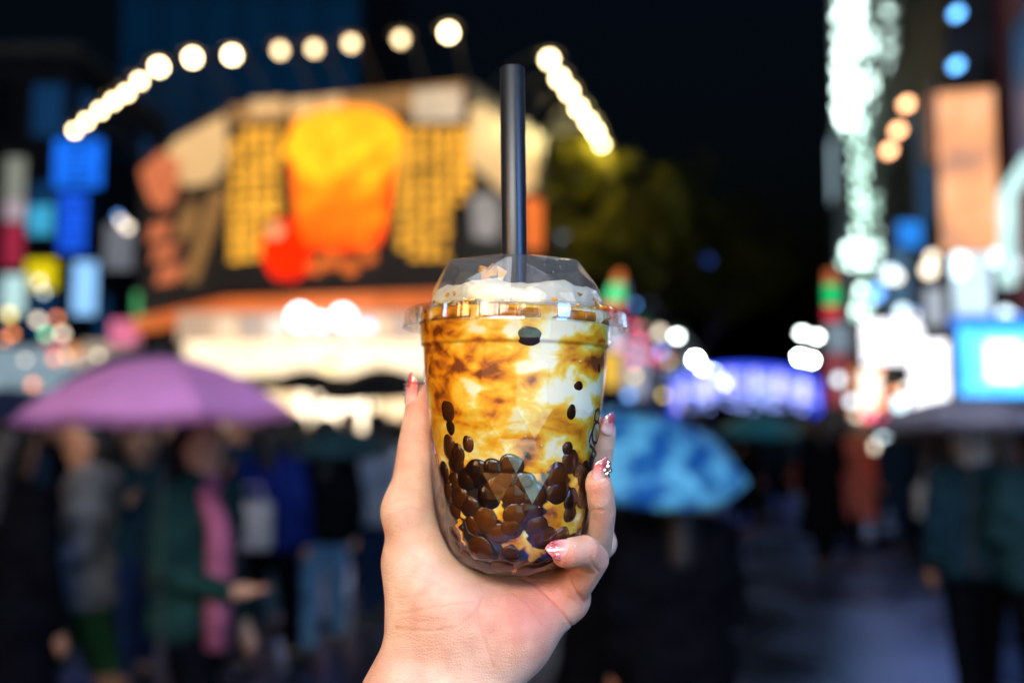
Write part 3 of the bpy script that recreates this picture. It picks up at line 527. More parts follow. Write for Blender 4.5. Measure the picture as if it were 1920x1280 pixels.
def tree(label, px, Y, zc, R, H, n, lump, seed, centre=None):
    r_ = random.Random(seed); x0 = zat(px, Y); t = thing('street_tree', label, 'tree', (x0, Y, 0), 'trees along the street'); c = Vector(centre) if centre else Vector((x0, Y, zc))
    mb = MB().tube([(x0, Y, 0), (x0 + .1, Y + .1, zc * .35), (x0 * .7 + c.x * .3, Y, zc * .6), (x0 * .4 + c.x * .6, c.y, zc)], [.22, .17, .13, .05], 10)
    lumps = []
    for i in range(lump):
        d = Vector((r_.gauss(0, 1), r_.gauss(0, 1), r_.gauss(0, 1))).normalized() * r_.uniform(.35, .95); q = c + Vector((d.x * R, d.y * R * .8, d.z * H)); lumps.append((q, r_.uniform(.1, .26) * R))
        mb.tube([(x0 * .7 + c.x * .3, Y, zc * .6), tuple((c + (q - c) * .5)), tuple(q)], [.07, .04, .015], 5)
    obj('trunk', mb, M_BARK, t, True); V = []; Fq = []
    for i in range(n):
        q, s = lumps[r_.randrange(lump)]; d = Vector((r_.gauss(0, 1), r_.gauss(0, 1), r_.gauss(0, 1))).normalized() * s * (r_.random() ** .4); p = q + d; u = Vector((r_.gauss(0, 1), r_.gauss(0, 1), r_.gauss(0, 1))).normalized(); v = u.orthogonal().normalized(); L = r_.uniform(.05, .1); k = len(V)
        V += [tuple(p - u * L), tuple(p + v * L * .45), tuple(p + u * L), tuple(p - v * L * .45)]; Fq.append((k, k + 1, k + 2, k + 3))
    obj('crown', MB().add(V, Fq), M_LEAF, t)
tree('tree lit yellow by the tea shop lamps, right of the straw', 1090, 24.5, 6.2, 2.0, 2.4, 17000, 60, 3, (zat(1135, 22.2), 22.2, 6.3))
tree('dark street tree standing just behind the yellow lit tree', 1160, 33, 7.5, 3.6, 3.0, 14000, 60, 4, (zat(1230, 33), 33, 7.8))
tree('dark street tree farther along above the left street lamps', 1215, 46, 9, 5, 4.2, 12000, 22, 5, (zat(1310, 46), 46, 9.5)); tree('farthest dark tree above the middle of the street', 1290, 64, 11, 6, 5.5, 9000, 22, 6, (zat(1400, 66), 66, 11.5))

# ------------------------------------------------------------------ people
SK = [mat('skin_tone_a', srgb(196, 142, 112), .5, var=.1, sss=.2), mat('skin_tone_b', srgb(214, 164, 134), .5, var=.1, sss=.2)]
HAIR = mat('black_hair', (.012, .01, .009), .45, scale=60, bump=.4); SHOE = mat('dark_shoes', (.02, .02, .022), .4); WSH = mat('pale_shoes', (.5, .5, .5), .6)
def cloth(name, c, rough=.8): return mat(name, c, rough, var=.3, scale=12, bump=.5, spec=.04)
EYE_M = mat('dark_eyes', (.01, .008, .006), .1)
def make_person(skin, top, legs, hair=HAIR, shoes=SHOE, stride=.16, armL='down', armR='down', long=False, hood=False, fine=.021, bald_len=.0, skirt=None):
    """a figure 1.7 m tall facing -Y with its feet at the origin; returns [(name, verts, faces, material)]"""
    kn = .05
    def arm(s, kind):
        sh = (s * .175, 0, 1.37)
        if kind == 'down': e, w, h = (s * .235, .03, 1.1), (s * .23, -.06, .87), (s * .22, -.09, .77)
        elif kind == 'swing': e, w, h = (s * .235, .12, 1.12), (s * .23, .1, .88), (s * .22, .08, .79)
        elif kind == 'hold': e, w, h = (s * .23, -.02, 1.1), (s * .12, -.24, 1.2), (s * .09, -.27, 1.27)
        else: e, w, h = (s * .24, -.03, 1.1), (s * .17, -.25, 1.02), (s * .14, -.33, 1.03)
        return sh, e, w, h
    AR = [(s, arm(s, k)) for s, k in ((-1, armL), (1, armR))]
    LG = []
    for s, st in ((-1, stride), (1, -stride)):
        LG.append((s, ((s * .09, 0, .88), (s * .095, -st * .55 - .02, .49), (s * .095, -st + (.05 if st < 0 else 0), .09), (s * .1, -st - .13 + (.05 if st < 0 else 0), .035))))
    def body(P):
        d = d_chain(P, [((0, .012, 1.56), .088), ((0, -.008, 1.61), .095)]); d = smin(d, d_chain(P, [((0, -.035, 1.49), .05), ((0, -.02, 1.56), .07)]), .04)
        d = smin(d, d_chain(P, [((0, -.1, 1.535), .014), ((0, -.088, 1.57), .012)]), .02); d = smin(d, d_chain(P, [((-.088, .01, 1.54), .016), ((-.09, .012, 1.57), .018)]), .01); d = smin(d, d_chain(P, [((.088, .01, 1.54), .016), ((.09, .012, 1.57), .018)]), .01)
        d = smin(d, d_chain(P, [((0, .02, 1.38), .055), ((0, .005, 1.5), .05)]), .05)
        for a in ([((-.14, .01, 1.36), .065), ((.14, .01, 1.36), .065)], [((-.08, 0, 1.22), .105), ((.08, 0, 1.22), .105)], [((-.05, 0, 1.05), .1), ((.05, 0, 1.05), .1)], [((-.08, .01, .92), .105), ((.08, .01, .92), .105)]): d = smin(d, d_chain(P, a), .08)
        for s, (a, b, c, e) in LG: d = smin(d, d_chain(P, [(a, .085), (b, .055), (c, .038)]), kn); d = smin(d, d_chain(P, [(c, .036), (e, .03)]), .03)
        for s, (a, b, c, e) in AR:
            d = smin(d, d_chain(P, [(a, .048), (b, .038), (c, .026)]), kn); d = smin(d, d_chain(P, [(c, .026), (e, .03)]), .02)
            ev = Vector(e); dv = (ev - Vector(c)).normalized()
            for q in (-1.5, -.5, .5, 1.5): f0 = ev + Vector((0, q * .018, 0)); d = smin(d, d_chain(P, [(tuple(f0), .011), (tuple(f0 + dv * (.075 - abs(q) * .01) + Vector((-s * .012, 0, 0))), .009)]), .008)
            d = smin(d, d_chain(P, [(tuple(ev + Vector((0, -.03, 0))), .012), (tuple(ev + dv * .04 + Vector((-s * .02, -.045, 0))), .01)]), .01)
        return d
    def coat(P):
        d = None
        for a in ([((-.145, .01, 1.36), .085), ((.145, .01, 1.36), .085)], [((-.085, 0, 1.22), .135), ((.085, 0, 1.22), .135)], [((-.07, 0, 1.02), .13), ((.07, 0, 1.02), .13)], [((-.085, .01, .88), .135), ((.085, .01, .88), .135)], [((0, .02, 1.42), .085), ((0, .015, 1.45), .075)]):
            e = d_chain(P, a); d = e if d is None else smin(d, e, .08)
        if long:
            for q in (-1, 0, 1): d = smin(d, d_chain(P, [((q * .07, 0, .9), .13), ((q * .14, .0, .42), .15)]), .08)
        if hood: d = smin(d, d_chain(P, [((0, .09, 1.44), .07), ((0, .11, 1.38), .06)]), .05)
        for s, (a, b, c, e) in AR: d = smin(d, d_chain(P, [(a, .072), (b, .062), (c, .048)]), .05)
        f = .012 * np.sin(P[..., 2] * 38 + 5 * P[..., 0]) * np.sin(P[..., 0] * 21 + 3) + .006 * np.sin(P[..., 2] * 75 + P[..., 1] * 30); d = d + f * .6
        return smax(d, (.36 if long else .8) - P[..., 2], .02)
    def trs(P):
        d = d_chain(P, [((-.07, .01, .9), .12), ((.07, .01, .9), .12)])
        for s, (a, b, c, e) in LG: d = smin(d, d_chain(P, [(a, .105), (b, .078), (c, .062)]), .04)
        d = d + .006 * np.sin(P[..., 2] * 60 + P[..., 0] * 20); return smax(d, (.11 if skirt is None else skirt) - P[..., 2], .01)
    def hr(P):
        d = d_chain(P, [((0, .03, 1.57), .1), ((0, .015, 1.63), .1)])
        d = smin(d, d_chain(P, [((0, .07, 1.55), .085), ((0, .075, 1.4 - bald_len), .07)]), .04)
        return smax(d, -d_chain(P, [((0, -.075, 1.5), .082), ((0, -.09, 1.59), .08)]), .02)
    def shoe(s):
        def f(P):
            a, b, c, e = LG[0 if s < 0 else 1][1]; d = d_chain(P, [((c[0], c[1] + .02, .04), .042), ((c[0], e[1] - .03, .035), .042)]); return smax(smin(d, d_chain(P, [(c, .045), ((c[0], c[1], .05), .045)]), .02), .003 - P[..., 2], .004)
        return f
    out = []
    for nm, fn, lo, hi, m, h in (('body', body, (-.36, -.5, -.03), (.36, .45, 1.76), skin, fine), ('coat' if long else 'jacket', coat, (-.38, -.4, .3), (.38, .35, 1.62), top, fine), ('trousers', trs, (-.3, -.4, .05), (.3, .4, 1.08), legs, fine), ('hair', hr, (-.16, -.14, 1.25 - bald_len), (.16, .22, 1.78), hair, .016), ('shoe', shoe(-1), (-.2, -.5, -.02), (0, .4, .2), shoes, .02), ('shoe', shoe(1), (0, -.5, -.02), (.2, .4, .2), shoes, .02)):
        v, f = surface(fn, lo, hi, h); out.append((nm, v, f, m))
    return out
def eyes(t):
    for s in (-1, 1): obj('eye', MB().ball((s * .034, -.083, 1.575), .012, 8, 6), EYE_M, t, True, local=True)
def person(label, px, Y, h, face, spec, group=None, z=0.0):
    t = thing('person', label, 'person', (zat(px, Y), Y, z), group); t.rotation_euler = (0, 0, math.radians(face)); s = h / 1.72; t.scale = (s, s, s)
    for nm, v, f, m in spec: np_obj(nm, v, f, m, t)
    eyes(t); return t
C = cloth
GREEN = C('dark_green_cloth', (.012, .045, .04)); GREY = C('grey_knit', (.22, .22, .25)); NAVY = C('navy_cloth', (.012, .03, .06)); BLK = C('black_cloth', (.003, .0035, .006)); JEAN = C('light_denim', (.11, .27, .5)); DJ = C('dark_denim', (.015, .035, .09)); WHT = C('white_cloth', (.45, .5, .58)); ROY = C('royal_blue_cloth', (.008, .02, .16)); OLV = C('olive_cloth', (.09, .08, .05)); TEA = C('teal_cloth', (.015, .05, .065)); REDC = C('coral_raincoat', (.95, .2, .14)); SLA = C('slate_cloth', (.012, .04, .065)); PNK = C('dusty_pink_cloth', (.36, .11, .2)); KH = C('dark_green_shorts', (.02, .07, .03))
# under and around the purple umbrella
p1 = person('woman in dark green jacket with a long dusty pink scarf under the purple umbrella', 380, 3.95, 1.64, 70, make_person(SK[1], GREEN, BLK, stride=.2, armL='fwd', armR='down', bald_len=.06))
m = MB().lathe([(.075, 1.36), (.095, 1.38), (.1, 1.42), (.09, 1.46), (.07, 1.47)], (0, .01, 0), 18); m.tube([(-.09, -.1, 1.4), (-.12, -.19, 1.25), (-.13, -.2, 1.0), (-.12, -.19, .8)], [.04, .05, .055, .05], 8)
obj('scarf', m, PNK, p1, True, local=True)
person('person in a light grey hooded top and green shorts at the left', 168, 4.6, 1.64, -60, make_person(SK[0], GREY, KH, stride=.22, armL='fwd', armR='fwd', hood=True, skirt=.5, shoes=WSH))
person('person in black at the far left edge', 28, 4.0, 1.6, 160, make_person(SK[0], BLK, BLK, stride=.1, long=True, bald_len=.1))
person('person in teal raincoat behind the grey hooded one', 268, 6.2, 1.58, 30, make_person(SK[1], TEA, DJ, stride=.15, armL='hold'))
person('person in royal blue jacket between the scarfed woman and the hand', 515, 6.6, 1.62, 170, make_person(SK[1], ROY, BLK, stride=.16))
person('person in dark top and light blue jeans left of the thumb', 612, 7.0, 1.63, 190, make_person(SK[1], BLK, JEAN, stride=.2, armR='swing', bald_len=.1))
person('second person in light blue jeans, left of the first', 556, 7.8, 1.66, 150, make_person(SK[0], NAVY, JEAN, stride=.12))
person('person in white jacket and dark jeans right beside the thumb', 708, 8.0, 1.68, 200, make_person(SK[1], WHT, DJ, stride=.14))
person('person in black walking behind the scarfed woman', 448, 8.2, 1.68, 20, make_person(SK[0], NAVY, BLK, stride=.2, armL='hold'))
person('person in dark clothes behind the light blue jeans', 655, 10.2, 1.72, 10, make_person(SK[0], TEA, BLK, stride=.18))
# right side
person('person in long black coat under the blue patterned umbrella', 1262, 3.45, 1.52, 185, make_person(SK[0], BLK, BLK, stride=.1, long=True, armL='hold', bald_len=.1))
person('person in black coat between the hand and the blue umbrella holder', 1135, 4.4, 1.5, 175, make_person(SK[0], BLK, BLK, stride=.12, long=True))
person('person in navy jacket and pale cap under the pale lavender umbrella', 1815, 5.5, 1.62, 172, make_person(SK[0], SLA, BLK, hair=mat('pale_knit_cap', (.5, .55, .62), .8), stride=.14, armL='hold', hood=True))
person('person in slate jacket at the right edge', 1932, 5.2, 1.6, 185, make_person(SK[1], TEA, BLK, stride=.18, armR='hold'))
person('person in coral raincoat in the middle of the right crowd', 1600, 13.0, 1.62, 10, make_person(SK[1], REDC, BLK, stride=.12, long=True, armL='hold'))
person('person in black coat standing out left of the coral raincoat', 1538, 11.0, 1.68, 180, make_person(SK[0], BLK, BLK, stride=.16, long=True, armL='hold'))
person('person in dark jacket right of the coral raincoat', 1682, 12.4, 1.66, 190, make_person(SK[0], NAVY, DJ, stride=.2))
# the crowd beyond: copies of four figures in other places and clothes
tmpl = [make_person(SK[i % 2], [BLK, NAVY, GREY, SLA][i], [BLK, DJ, BLK, JEAN][i], stride=.1 + .05 * i, armL=('hold', 'down', 'fwd', 'swing')[i], long=(i == 0), fine=.03) for i in range(4)]
tm = []
for sp in tmpl:
    L = []
    for nm, v, f, m in sp:
        o = np_obj(nm, v, f, m); L.append((nm, o.data)); bpy.data.objects.remove(o)
    tm.append(L)
crowd_px = [(1395, 14, 0), (1432, 16.5, 1), (1465, 17, 0), (1500, 15.5, 3), (1560, 14.5, 1), (1575, 18, 2), (1640, 14, 1), (1655, 19, 0), (1705, 13, 2), (1742, 14, 0), (1765, 15, 1), (1372, 19, 1), (1415, 22, 0), (1450, 25, 2), (1490, 22, 1), (1525, 27, 0), (1350, 26, 3), (1340, 32, 0), (1545, 33, 1),
            (60, 9.5, 1), (110, 11, 0), (215, 10, 0), (320, 11.5, 1), (395, 10.5, 3), (480, 12, 0), (590, 12.5, 1), (740, 12, 0), (770, 10, 1), (1000, 12, 1), (1210, 13, 0), (1270, 14, 1), (1310, 16, 2), (1240, 17, 1), (860, 13, 0), (30, 13, 2), (1668, 21.5, 3)]
WHO = ['black coat', 'navy jacket', 'light grey jacket', 'slate jacket and pale jeans']; near = {}
for i, (px, Y, k) in enumerate(crowd_px):
    zone = 'left crowd' if px < 800 else ('crowd behind the cup' if px < 1330 else 'right street crowd'); key = (k, zone); near.setdefault(key, []).append((px, i))
names = {}
for (k, zone), L in near.items():
    L.sort()
    for q, (px, i) in enumerate(L): names[i] = '%s in %s from the left in the %s' % (ORD[q] + ' person', WHO[k], zone) if len(L) > 1 else 'only person in %s in the %s' % (WHO[k], zone)
for i, (px, Y, k) in enumerate(crowd_px):
    t = thing('person', names[i], 'person', (zat(px, Y), Y, 0), 'people in the crowd'); t.rotation_euler = (0, 0, math.radians(random.choice([0, 180, 180]) + random.uniform(-25, 25))); s = random.uniform(.9, 1.0); t.scale = (s, s, s)
    for nm, me in tm[k]: link(bpy.data.objects.new(nm, me), t)

BAGM = [mat('tan_bag', (.3, .2, .1), .6), mat('white_bag', (.5, .5, .52), .6), mat('red_bag', (.35, .03, .03), .6)]
for q, (px, Y, z, k, lb) in enumerate(((478, 6.3, .95, 1, 'pale shopping bag hanging beside the royal blue jacket'), (575, 7.4, .8, 0, 'tan bag carried between the two people in light jeans'), (1500, 12.6, .9, 2, 'red bag in the street crowd left of the coral raincoat'), (1735, 9.5, .85, 1, 'pale bag carried in front of the pale lavender umbrella'))):
    x = zat(px, Y); t = thing('hand_bag', lb, 'bag', (x, Y, z - .16)); o = obj('bag_body', MB().box((x, Y, z), (.26, .1, .3)), BAGM[k], t); v_ = o.modifiers.new('b', 'BEVEL'); v_.width = .03; v_.segments = 3
    obj('handle', MB().tube([(x - .07, Y, z + .15), (x - .05, Y, z + .25), (x + .05, Y, z + .25), (x + .07, Y, z + .15)], .008, 6), BAGM[k], t)

# ------------------------------------------------------------------ umbrellas
def umbrella(label, px, py, Y, R, rise, m, tilt=(0, 0, 0), name='umbrella', n=8, pole=.75, two=None):
    c = at(px, py, Y); t = thing(name, label, 'umbrella', c); t.rotation_euler = Euler([math.radians(a) for a in tilt])
    th = .004; seg = 9; ns = 8; mb = MB()
    for lay in (0, 1):
        for i in range(seg + 1):
            u = i / seg
            for j in range(ns + 1):
                a = (j / ns - .5) * 2 * PI / n; w = 1 - (1 - math.cos(a)) * 0; sc = (math.cos(PI / n) / math.cos(a)) * .35 + .65; rad = R * u * (sc if u > 0 else 1) * (1 - .035 * u * (1 - (2 * j / ns - 1) ** 2))
                zz = rise * math.cos(u * PI / 2 * .97) ** .9 - .012 * u * (1 - (2 * j / ns - 1) ** 2) - lay * th
                mb.v.append((rad * math.sin(a), -rad * math.cos(a), zz))
        o = lay * (seg + 1) * (ns + 1)
        for i in range(seg):
            for j in range(ns):
                q = (o + i * (ns + 1) + j, o + i * (ns + 1) + j + 1, o + (i + 1) * (ns + 1) + j + 1, o + (i + 1) * (ns + 1) + j); mb.f.append(q[::-1] if not lay else q)
    o = (seg + 1) * (ns + 1)
    for j in range(ns): a = seg * (ns + 1) + j; mb.f.append((a, a + 1, a + 1 + o, a + o))
    me = None
    for k in range(n):
        if me is None: g = obj('canopy_panel', mb, m, t, True, local=True); me = g.data
        else: g = link(bpy.data.objects.new('canopy_panel', me), t)
        g.rotation_euler = (0, 0, 2 * PI * k / n)
    rb = MB().tube([(0, -.01, rise - .012)] + [(0, -R * u, rise * math.cos(u * PI / 2 * .97) ** .9 - .012) for u in (.3, .6, .85, 1.0)], .003, 5); rm = None
    for k in range(n):
        if rm is None: g = obj('rib', rb, M_STEEL, t, local=True); rm = g.data
        else: g = link(bpy.data.objects.new('rib', rm), t)
        g.rotation_euler = (0, 0, 2 * PI * (k + .5) / n)
    obj('pole', MB().tube([(0, 0, rise + .05), (0, 0, -pole)], .007, 8), M_STEEL, t, local=True); obj('handle', MB().tube([(0, 0, -pole - .001), (0, 0, -pole - .1), (0, -.02, -pole - .13), (0, -.05, -pole - .13), (0, -.06, -pole - .1)], .013, 8), M_BLKS, t, local=True)
    return t
def canopy_mat(name, c, tr=.35, rough=.6, pat=None):
    m = mat(name, c, rough, var=.12, scale=7); n = m.node_tree.nodes; l = m.node_tree.links; p = n["Principled BSDF"]
    ramp = [x for x in n if x.type == 'VALTORGB'][0]
    if pat: ramp.color_ramp.elements[0].color = tuple(c) + (1,); ramp.color_ramp.elements[1].color = tuple(pat) + (1,); ramp.color_ramp.elements[0].position = .42; ramp.color_ramp.elements[1].position = .58; nz = [x for x in n if x.type == 'TEX_NOISE'][0]; nz.inputs["Scale"].default_value = 11; gm = n.new('ShaderNodeNewGeometry'); l.new(gm.outputs['Position'], nz.inputs['Vector'])
    t = n.new("ShaderNodeBsdfTranslucent"); mx = n.new("ShaderNodeMixShader"); mx.inputs[0].default_value = tr; l.new(ramp.outputs[0], t.inputs[0]); l.new(p.outputs[0], mx.inputs[1]); l.new(t.outputs[0], mx.inputs[2]); l.new(mx.outputs[0], n["Material Output"].inputs[0]); return m
U_P = canopy_mat('orchid_purple_nylon', (.95, .42, .85), .35); U_B = canopy_mat('blue_patterned_nylon', (.0, .13, .5), .2, pat=(.16, .66, .98)); U_K = canopy_mat('black_nylon', (.01, .011, .014), .05); U_N = canopy_mat('navy_nylon', (.012, .03, .09), .1); U_L = canopy_mat('pale_lavender_nylon', (.7, .72, .92), .5); U_T = canopy_mat('dark_teal_nylon', (.02, .07, .09), .1)
umbrella('orchid purple umbrella spread over the woman with the pink scarf', 304, 790, 3.6, .505, .235, U_P, (2, -1, 12))
umbrella('navy umbrella peeking out left of the purple umbrella', 15, 790, 5.2, .5, .17, U_N, (0, 4, 0)); umbrella('dark navy umbrella whose top shows over the purple umbrella', 262, 770, 5.0, .5, .31, U_N, (0, -4, 0))
umbrella('black umbrella in front of the cream light box, left of the other black one', 578, 735, 8.4, .42, .19, U_K, (0, 2, 0)); umbrella('black umbrella right beside the tip of the thumb', 716, 748, 7.6, .5, .24, U_K, (0, -3, 0)); umbrella('dark teal umbrella below the two black umbrellas', 632, 850, 7.0, .42, .18, U_T, (4, 0, 0))
umbrella('bright blue umbrella with a lighter pattern, right of the cup', 1196, 858, 3.4, .375, .14, U_B, (24, 4, 10), pole=.5)
umbrella('pale lavender umbrella below the slanted white sign', 1822, 806, 5.2, .5, .17, U_L, (0, 3, 20), pole=.6)
umbrella('black umbrella in the street crowd left of the coral raincoat', 1555, 808, 11.5, .5, .2, U_K, (0, -5, 0)); umbrella('dark teal umbrella in the far street crowd', 1470, 812, 12, .5, .2, U_T); umbrella('black umbrella between the coral raincoat and the navy jacket', 1692, 815, 12.5, .5, .2, U_K, (4, 3, 0)); umbrella('navy umbrella low behind the pale lavender umbrella', 1745, 812, 13, .5, .22, U_N)
umbrella('sea blue umbrella in the street crowd beside the blue patterned one', 1425, 812, 10, .42, .2, canopy_mat('sea_blue_nylon', (.03, .3, .4), .3), (8, 0, 0))
bag = thing('shoulder_bag', 'mustard yellow bag on the back of the black coated person', 'bag', (zat(1290, 3.25), 3.28, 1.3)); bb_ = MB().box((zat(1290, 3.25), 3.27, 1.345), (.17, .06, .075)); bo = obj('bag_body', bb_, mat('mustard_cloth', (.5, .33, .03), .7), bag); bvm = bo.modifiers.new('b', 'BEVEL'); bvm.width = .02; bvm.segments = 3
obj('strap', MB().tube([(zat(1250, 3.25), 3.27, 1.36), (zat(1262, 3.3), 3.36, 1.44), (zat(1310, 3.3), 3.36, 1.44), (zat(1330, 3.25), 3.27, 1.36)], .008, 6), M_BLKS, bag)
# ================================================================== THE CUP
CX = 963.0
def ringz(py): return hp(CX, py).z
def rr(py, hw): d = ray(CX, py); return hw * (YC / d[1]) / FPX
CUPO = Vector((hp(CX, 800).x, YC, 0))
def tilt_pts(v, a=math.radians(0.7), c=None):
    z0 = ringz(850); cs, sn = math.cos(a), math.sin(a); out = []
    for x, y, z in v:
        dx, dz = x - CUPO.x, z - z0; out.append((CUPO.x + dx * cs + dz * sn, y, z0 - dx * sn + dz * cs))
    return out
PROF = [(604, 180), (612, 180), (645, 178), (650, 177.5), (654, 173), (700, 171), (767, 164), (820, 158.5), (879, 152), (932, 148), (965, 143), (993, 134.5), (1020, 122.5), (1040, 109), (1054, 92), (1064, 74), (1068, 60)]
_py = [p[0] for p in PROF]; _hw = [p[1] for p in PROF]
def hw(py): return float(np.interp(py, _py, _hw))
def cupR(z):                           # wall radius at a height, for what presses on it
    zs = np.array([ringz(p) for p in _py])[::-1]; rs = np.array([rr(p, h) for p, h in PROF])[::-1]
    return np.interp(z, zs, rs)

def clear_plastic(name, tint, gl=1.0, rough=0.03, bump=0.0, f0=.045):
    m = bpy.data.materials.new(name); m.use_nodes = True; n = m.node_tree.nodes; l = m.node_tree.links
    for x in list(n):
        if x.type == 'BSDF_PRINCIPLED': n.remove(x)
    out = [x for x in n if x.type == 'OUTPUT_MATERIAL'][0]
    t = n.new("ShaderNodeBsdfTransparent"); t.inputs[0].default_value = tint + (1,)
    g = n.new("ShaderNodeBsdfGlossy"); g.inputs["Roughness"].default_value = rough; g.inputs["Color"].default_value = (gl, gl, gl, 1)
    lw = n.new("ShaderNodeLayerWeight"); lw.inputs[0].default_value = .5; pw = n.new("ShaderNodeMath"); pw.operation = 'POWER'; pw.inputs[1].default_value = 4.5
    sc = n.new("ShaderNodeMath"); sc.operation = 'MULTIPLY_ADD'; sc.inputs[1].default_value = .38; sc.inputs[2].default_value = f0; mx = n.new("ShaderNodeMixShader")
    l.new(lw.outputs["Facing"], pw.inputs[0]); l.new(pw.outputs[0], sc.inputs[0])
    l.new(sc.outputs[0], mx.inputs[0]); l.new(t.outputs[0], mx.inputs[1]); l.new(g.outputs[0], mx.inputs[2]); l.new(mx.outputs[0], out.inputs["Surface"])
    if bump:
        tc = n.new("ShaderNodeTexCoord"); nt = n.new("ShaderNodeTexNoise"); nt.inputs["Scale"].default_value = 130; nt.inputs["Detail"].default_value = 1
        b = n.new("ShaderNodeBump"); b.inputs["Strength"].default_value = bump; b.inputs["Distance"].default_value = 0.001
        l.new(tc.outputs["Object"], nt.inputs["Vector"]); l.new(nt.outputs["Fac"], b.inputs["Height"])
        l.new(b.outputs[0], g.inputs["Normal"]); l.new(b.outputs[0], lw.inputs["Normal"])
    return m
M_CUP = clear_plastic("clear_cup_plastic", (0.985, 0.985, 0.985), rough=.06, bump=0.14, f0=.03)
M_RIM = clear_plastic("clear_rim_plastic", (0.97, 0.965, 0.95), rough=.03, bump=0.1, f0=.07)
M_LID = clear_plastic("clear_lid_plastic", (0.94, 0.95, 0.96), rough=0.02, bump=0.06, f0=.085)
_n = M_LID.node_tree.nodes; _l = M_LID.node_tree.links; _o = [x for x in _n if x.type == 'OUTPUT_MATERIAL'][0]; _s = _o.inputs["Surface"].links[0].from_socket
_d = _n.new("ShaderNodeBsdfDiffuse"); _d.inputs[0].default_value = (.85, .88, .9, 1); _m = _n.new("ShaderNodeMixShader"); _m.inputs[0].default_value = .025; _l.new(_s, _m.inputs[1]); _l.new(_d.outputs[0], _m.inputs[2]); _l.new(_m.outputs[0], _o.inputs["Surface"])
cup = thing('plastic_cup', 'clear faceted plastic takeaway cup with domed lid, held up by the hand', 'cup', (CUPO.x, YC, ringz(1068)))
def shell(rows, n, flat_rows, th_px):
    """double-walled skin: rows of (py, hw, offset of the ring in half steps)"""
    mb = MB(); m = len(rows)
    for sgn in (0, 1):
        o = len(mb.v)
        for py, h, ho in rows:
            for k in range(n):
                a = 2 * PI * (k + 0.5 * ho) / n + 0.03; jt = random.Random(k * 31 + int(py)).uniform(-2.6, .9) if 767 < py < 1050 else 0; r = rr(py, h + jt - th_px * sgn)
                mb.v.append((CUPO.x + r * math.sin(a), YC - r * math.cos(a), ringz(py)))
        for i in range(m - 1):
            d = rows[i + 1][2] - rows[i][2]
            for k in range(n):
                a, b = o + i * n + k, o + i * n + (k + 1) % n; c, e = a + n, b + n
                if d > 0: fs = [(a, c, b), (b, c, e)]
                elif d < 0: fs = [(a, c, e), (a, e, b)]
                else: fs = [(a, c, e, b)]
                mb.f += fs if not sgn else [f[::-1] for f in fs]
    return mb
# upper wall: smooth; lower wall: rows of flat triangles, as on the photograph
up = [(p, h, 0) for p, h in PROF if p <= 767]
mb = MB(); N1 = 96
for sgn in (0, 1):
    mb.lathe([(rr(p, h - 2 * sgn), ringz(p)) for p, h, _ in up], (CUPO.x, YC, 0), N1)
mb.v = tilt_pts(mb.v); obj('cup_wall', mb, M_CUP, cup, True)
rows = [(767, 164.5, 0), (820, 159.5, 1), (879, 153.5, 0), (932, 149.5, 1), (988, 137.5, 0), (1034, 115, 1), (1060, 84, 0), (1068, 62, 0)]
mb = shell(rows, 16, None, 2); o = len(mb.v)
mb.v = tilt_pts(mb.v); obj('faceted_wall', mb, clear_plastic('faceted_cup_plastic', (0.97, 0.975, 0.98), bump=.02, f0=.055), cup, False)
mb = MB(); mb.lathe([(rr(1068, 62), ringz(1068)), (rr(1064, 50), ringz(1062)), (rr(1064, 1), ringz(1060)), (rr(1064, 1), ringz(1063)), (rr(1064, 48), ringz(1065)), (rr(1068, 60), ringz(1070.5))], (CUPO.x, YC, 0), 48, close=True)
mb.v = tilt_pts(mb.v); obj('cup_base', mb, M_CUP, cup, True)
# lid: ribbed rim band, shelf, faceted dome
LR = [(585, 166), (590, 171), (591, 188), (585, 196), (584, 199), (589, 202), (612, 205), (614, 209), (619, 210.5), (620, 208), (616, 206), (612, 202.5), (592, 199.5), (588, 196), (594, 190), (593, 169), (588, 165)]
NR = 532
def ribmod(a, i):
    if 5 <= i <= 6 or i in (11, 12):
        ph = (a * 38 / (2 * PI)) % 1.0
        return 1 + (0.02 if ph < 0.17 else -0.003)
    return 1.0
mb = MB(); mb.lathe([(rr(p, h), ringz(p)) for p, h in LR], (CUPO.x, YC, 0), NR, ribmod, close=True)
mb.v = tilt_pts(mb.v); lidrim = obj('lid_rim', mb, M_RIM, cup, False)
mb = MB(); HEXA = math.radians(-5)
ring = lambda py, h, n, a0, flip=1: [(CUPO.x + rr(py, h) * math.sin(a0 + 2 * PI * k / n), YC - rr(py, h) * math.cos(a0 + 2 * PI * k / n), ringz(py)) for k in range(n)]
for sgn in (0, 1):
    q = 2.0 * sgn; v0 = len(mb.v)
    hub = ring(491 + q, 30, 6, HEXA + PI / 6); T = ring(496 + q, 134 - q, 6, HEXA); Mi = ring(540, 156 - q, 6, HEXA + PI / 6); Bs = ring(585, 168 - q, 12, HEXA)
    mb.v += hub + T + Mi + Bs; F = []
    for k in range(6):
        k1 = (k + 1) % 6; h0, t0, m0, b0 = v0, v0 + 6, v0 + 12, v0 + 18
        F += [(h0 + k, t0 + k, t0 + k1), (h0 + k, t0 + k1, h0 + k1)]
        F += [(t0 + k, m0 + k, t0 + k1)]
        F += [(t0 + k, b0 + 2 * k, m0 + k), (m0 + k, b0 + 2 * k, b0 + 2 * k + 1), (m0 + k, b0 + 2 * k + 1, b0 + (2 * k + 2) % 12), (t0 + k1, m0 + k, b0 + (2 * k + 2) % 12)]
    mb.f += F if not sgn else [f[::-1] for f in F]
mb.v = tilt_pts(mb.v); dome = obj('lid_dome', mb, M_LID, cup, False)
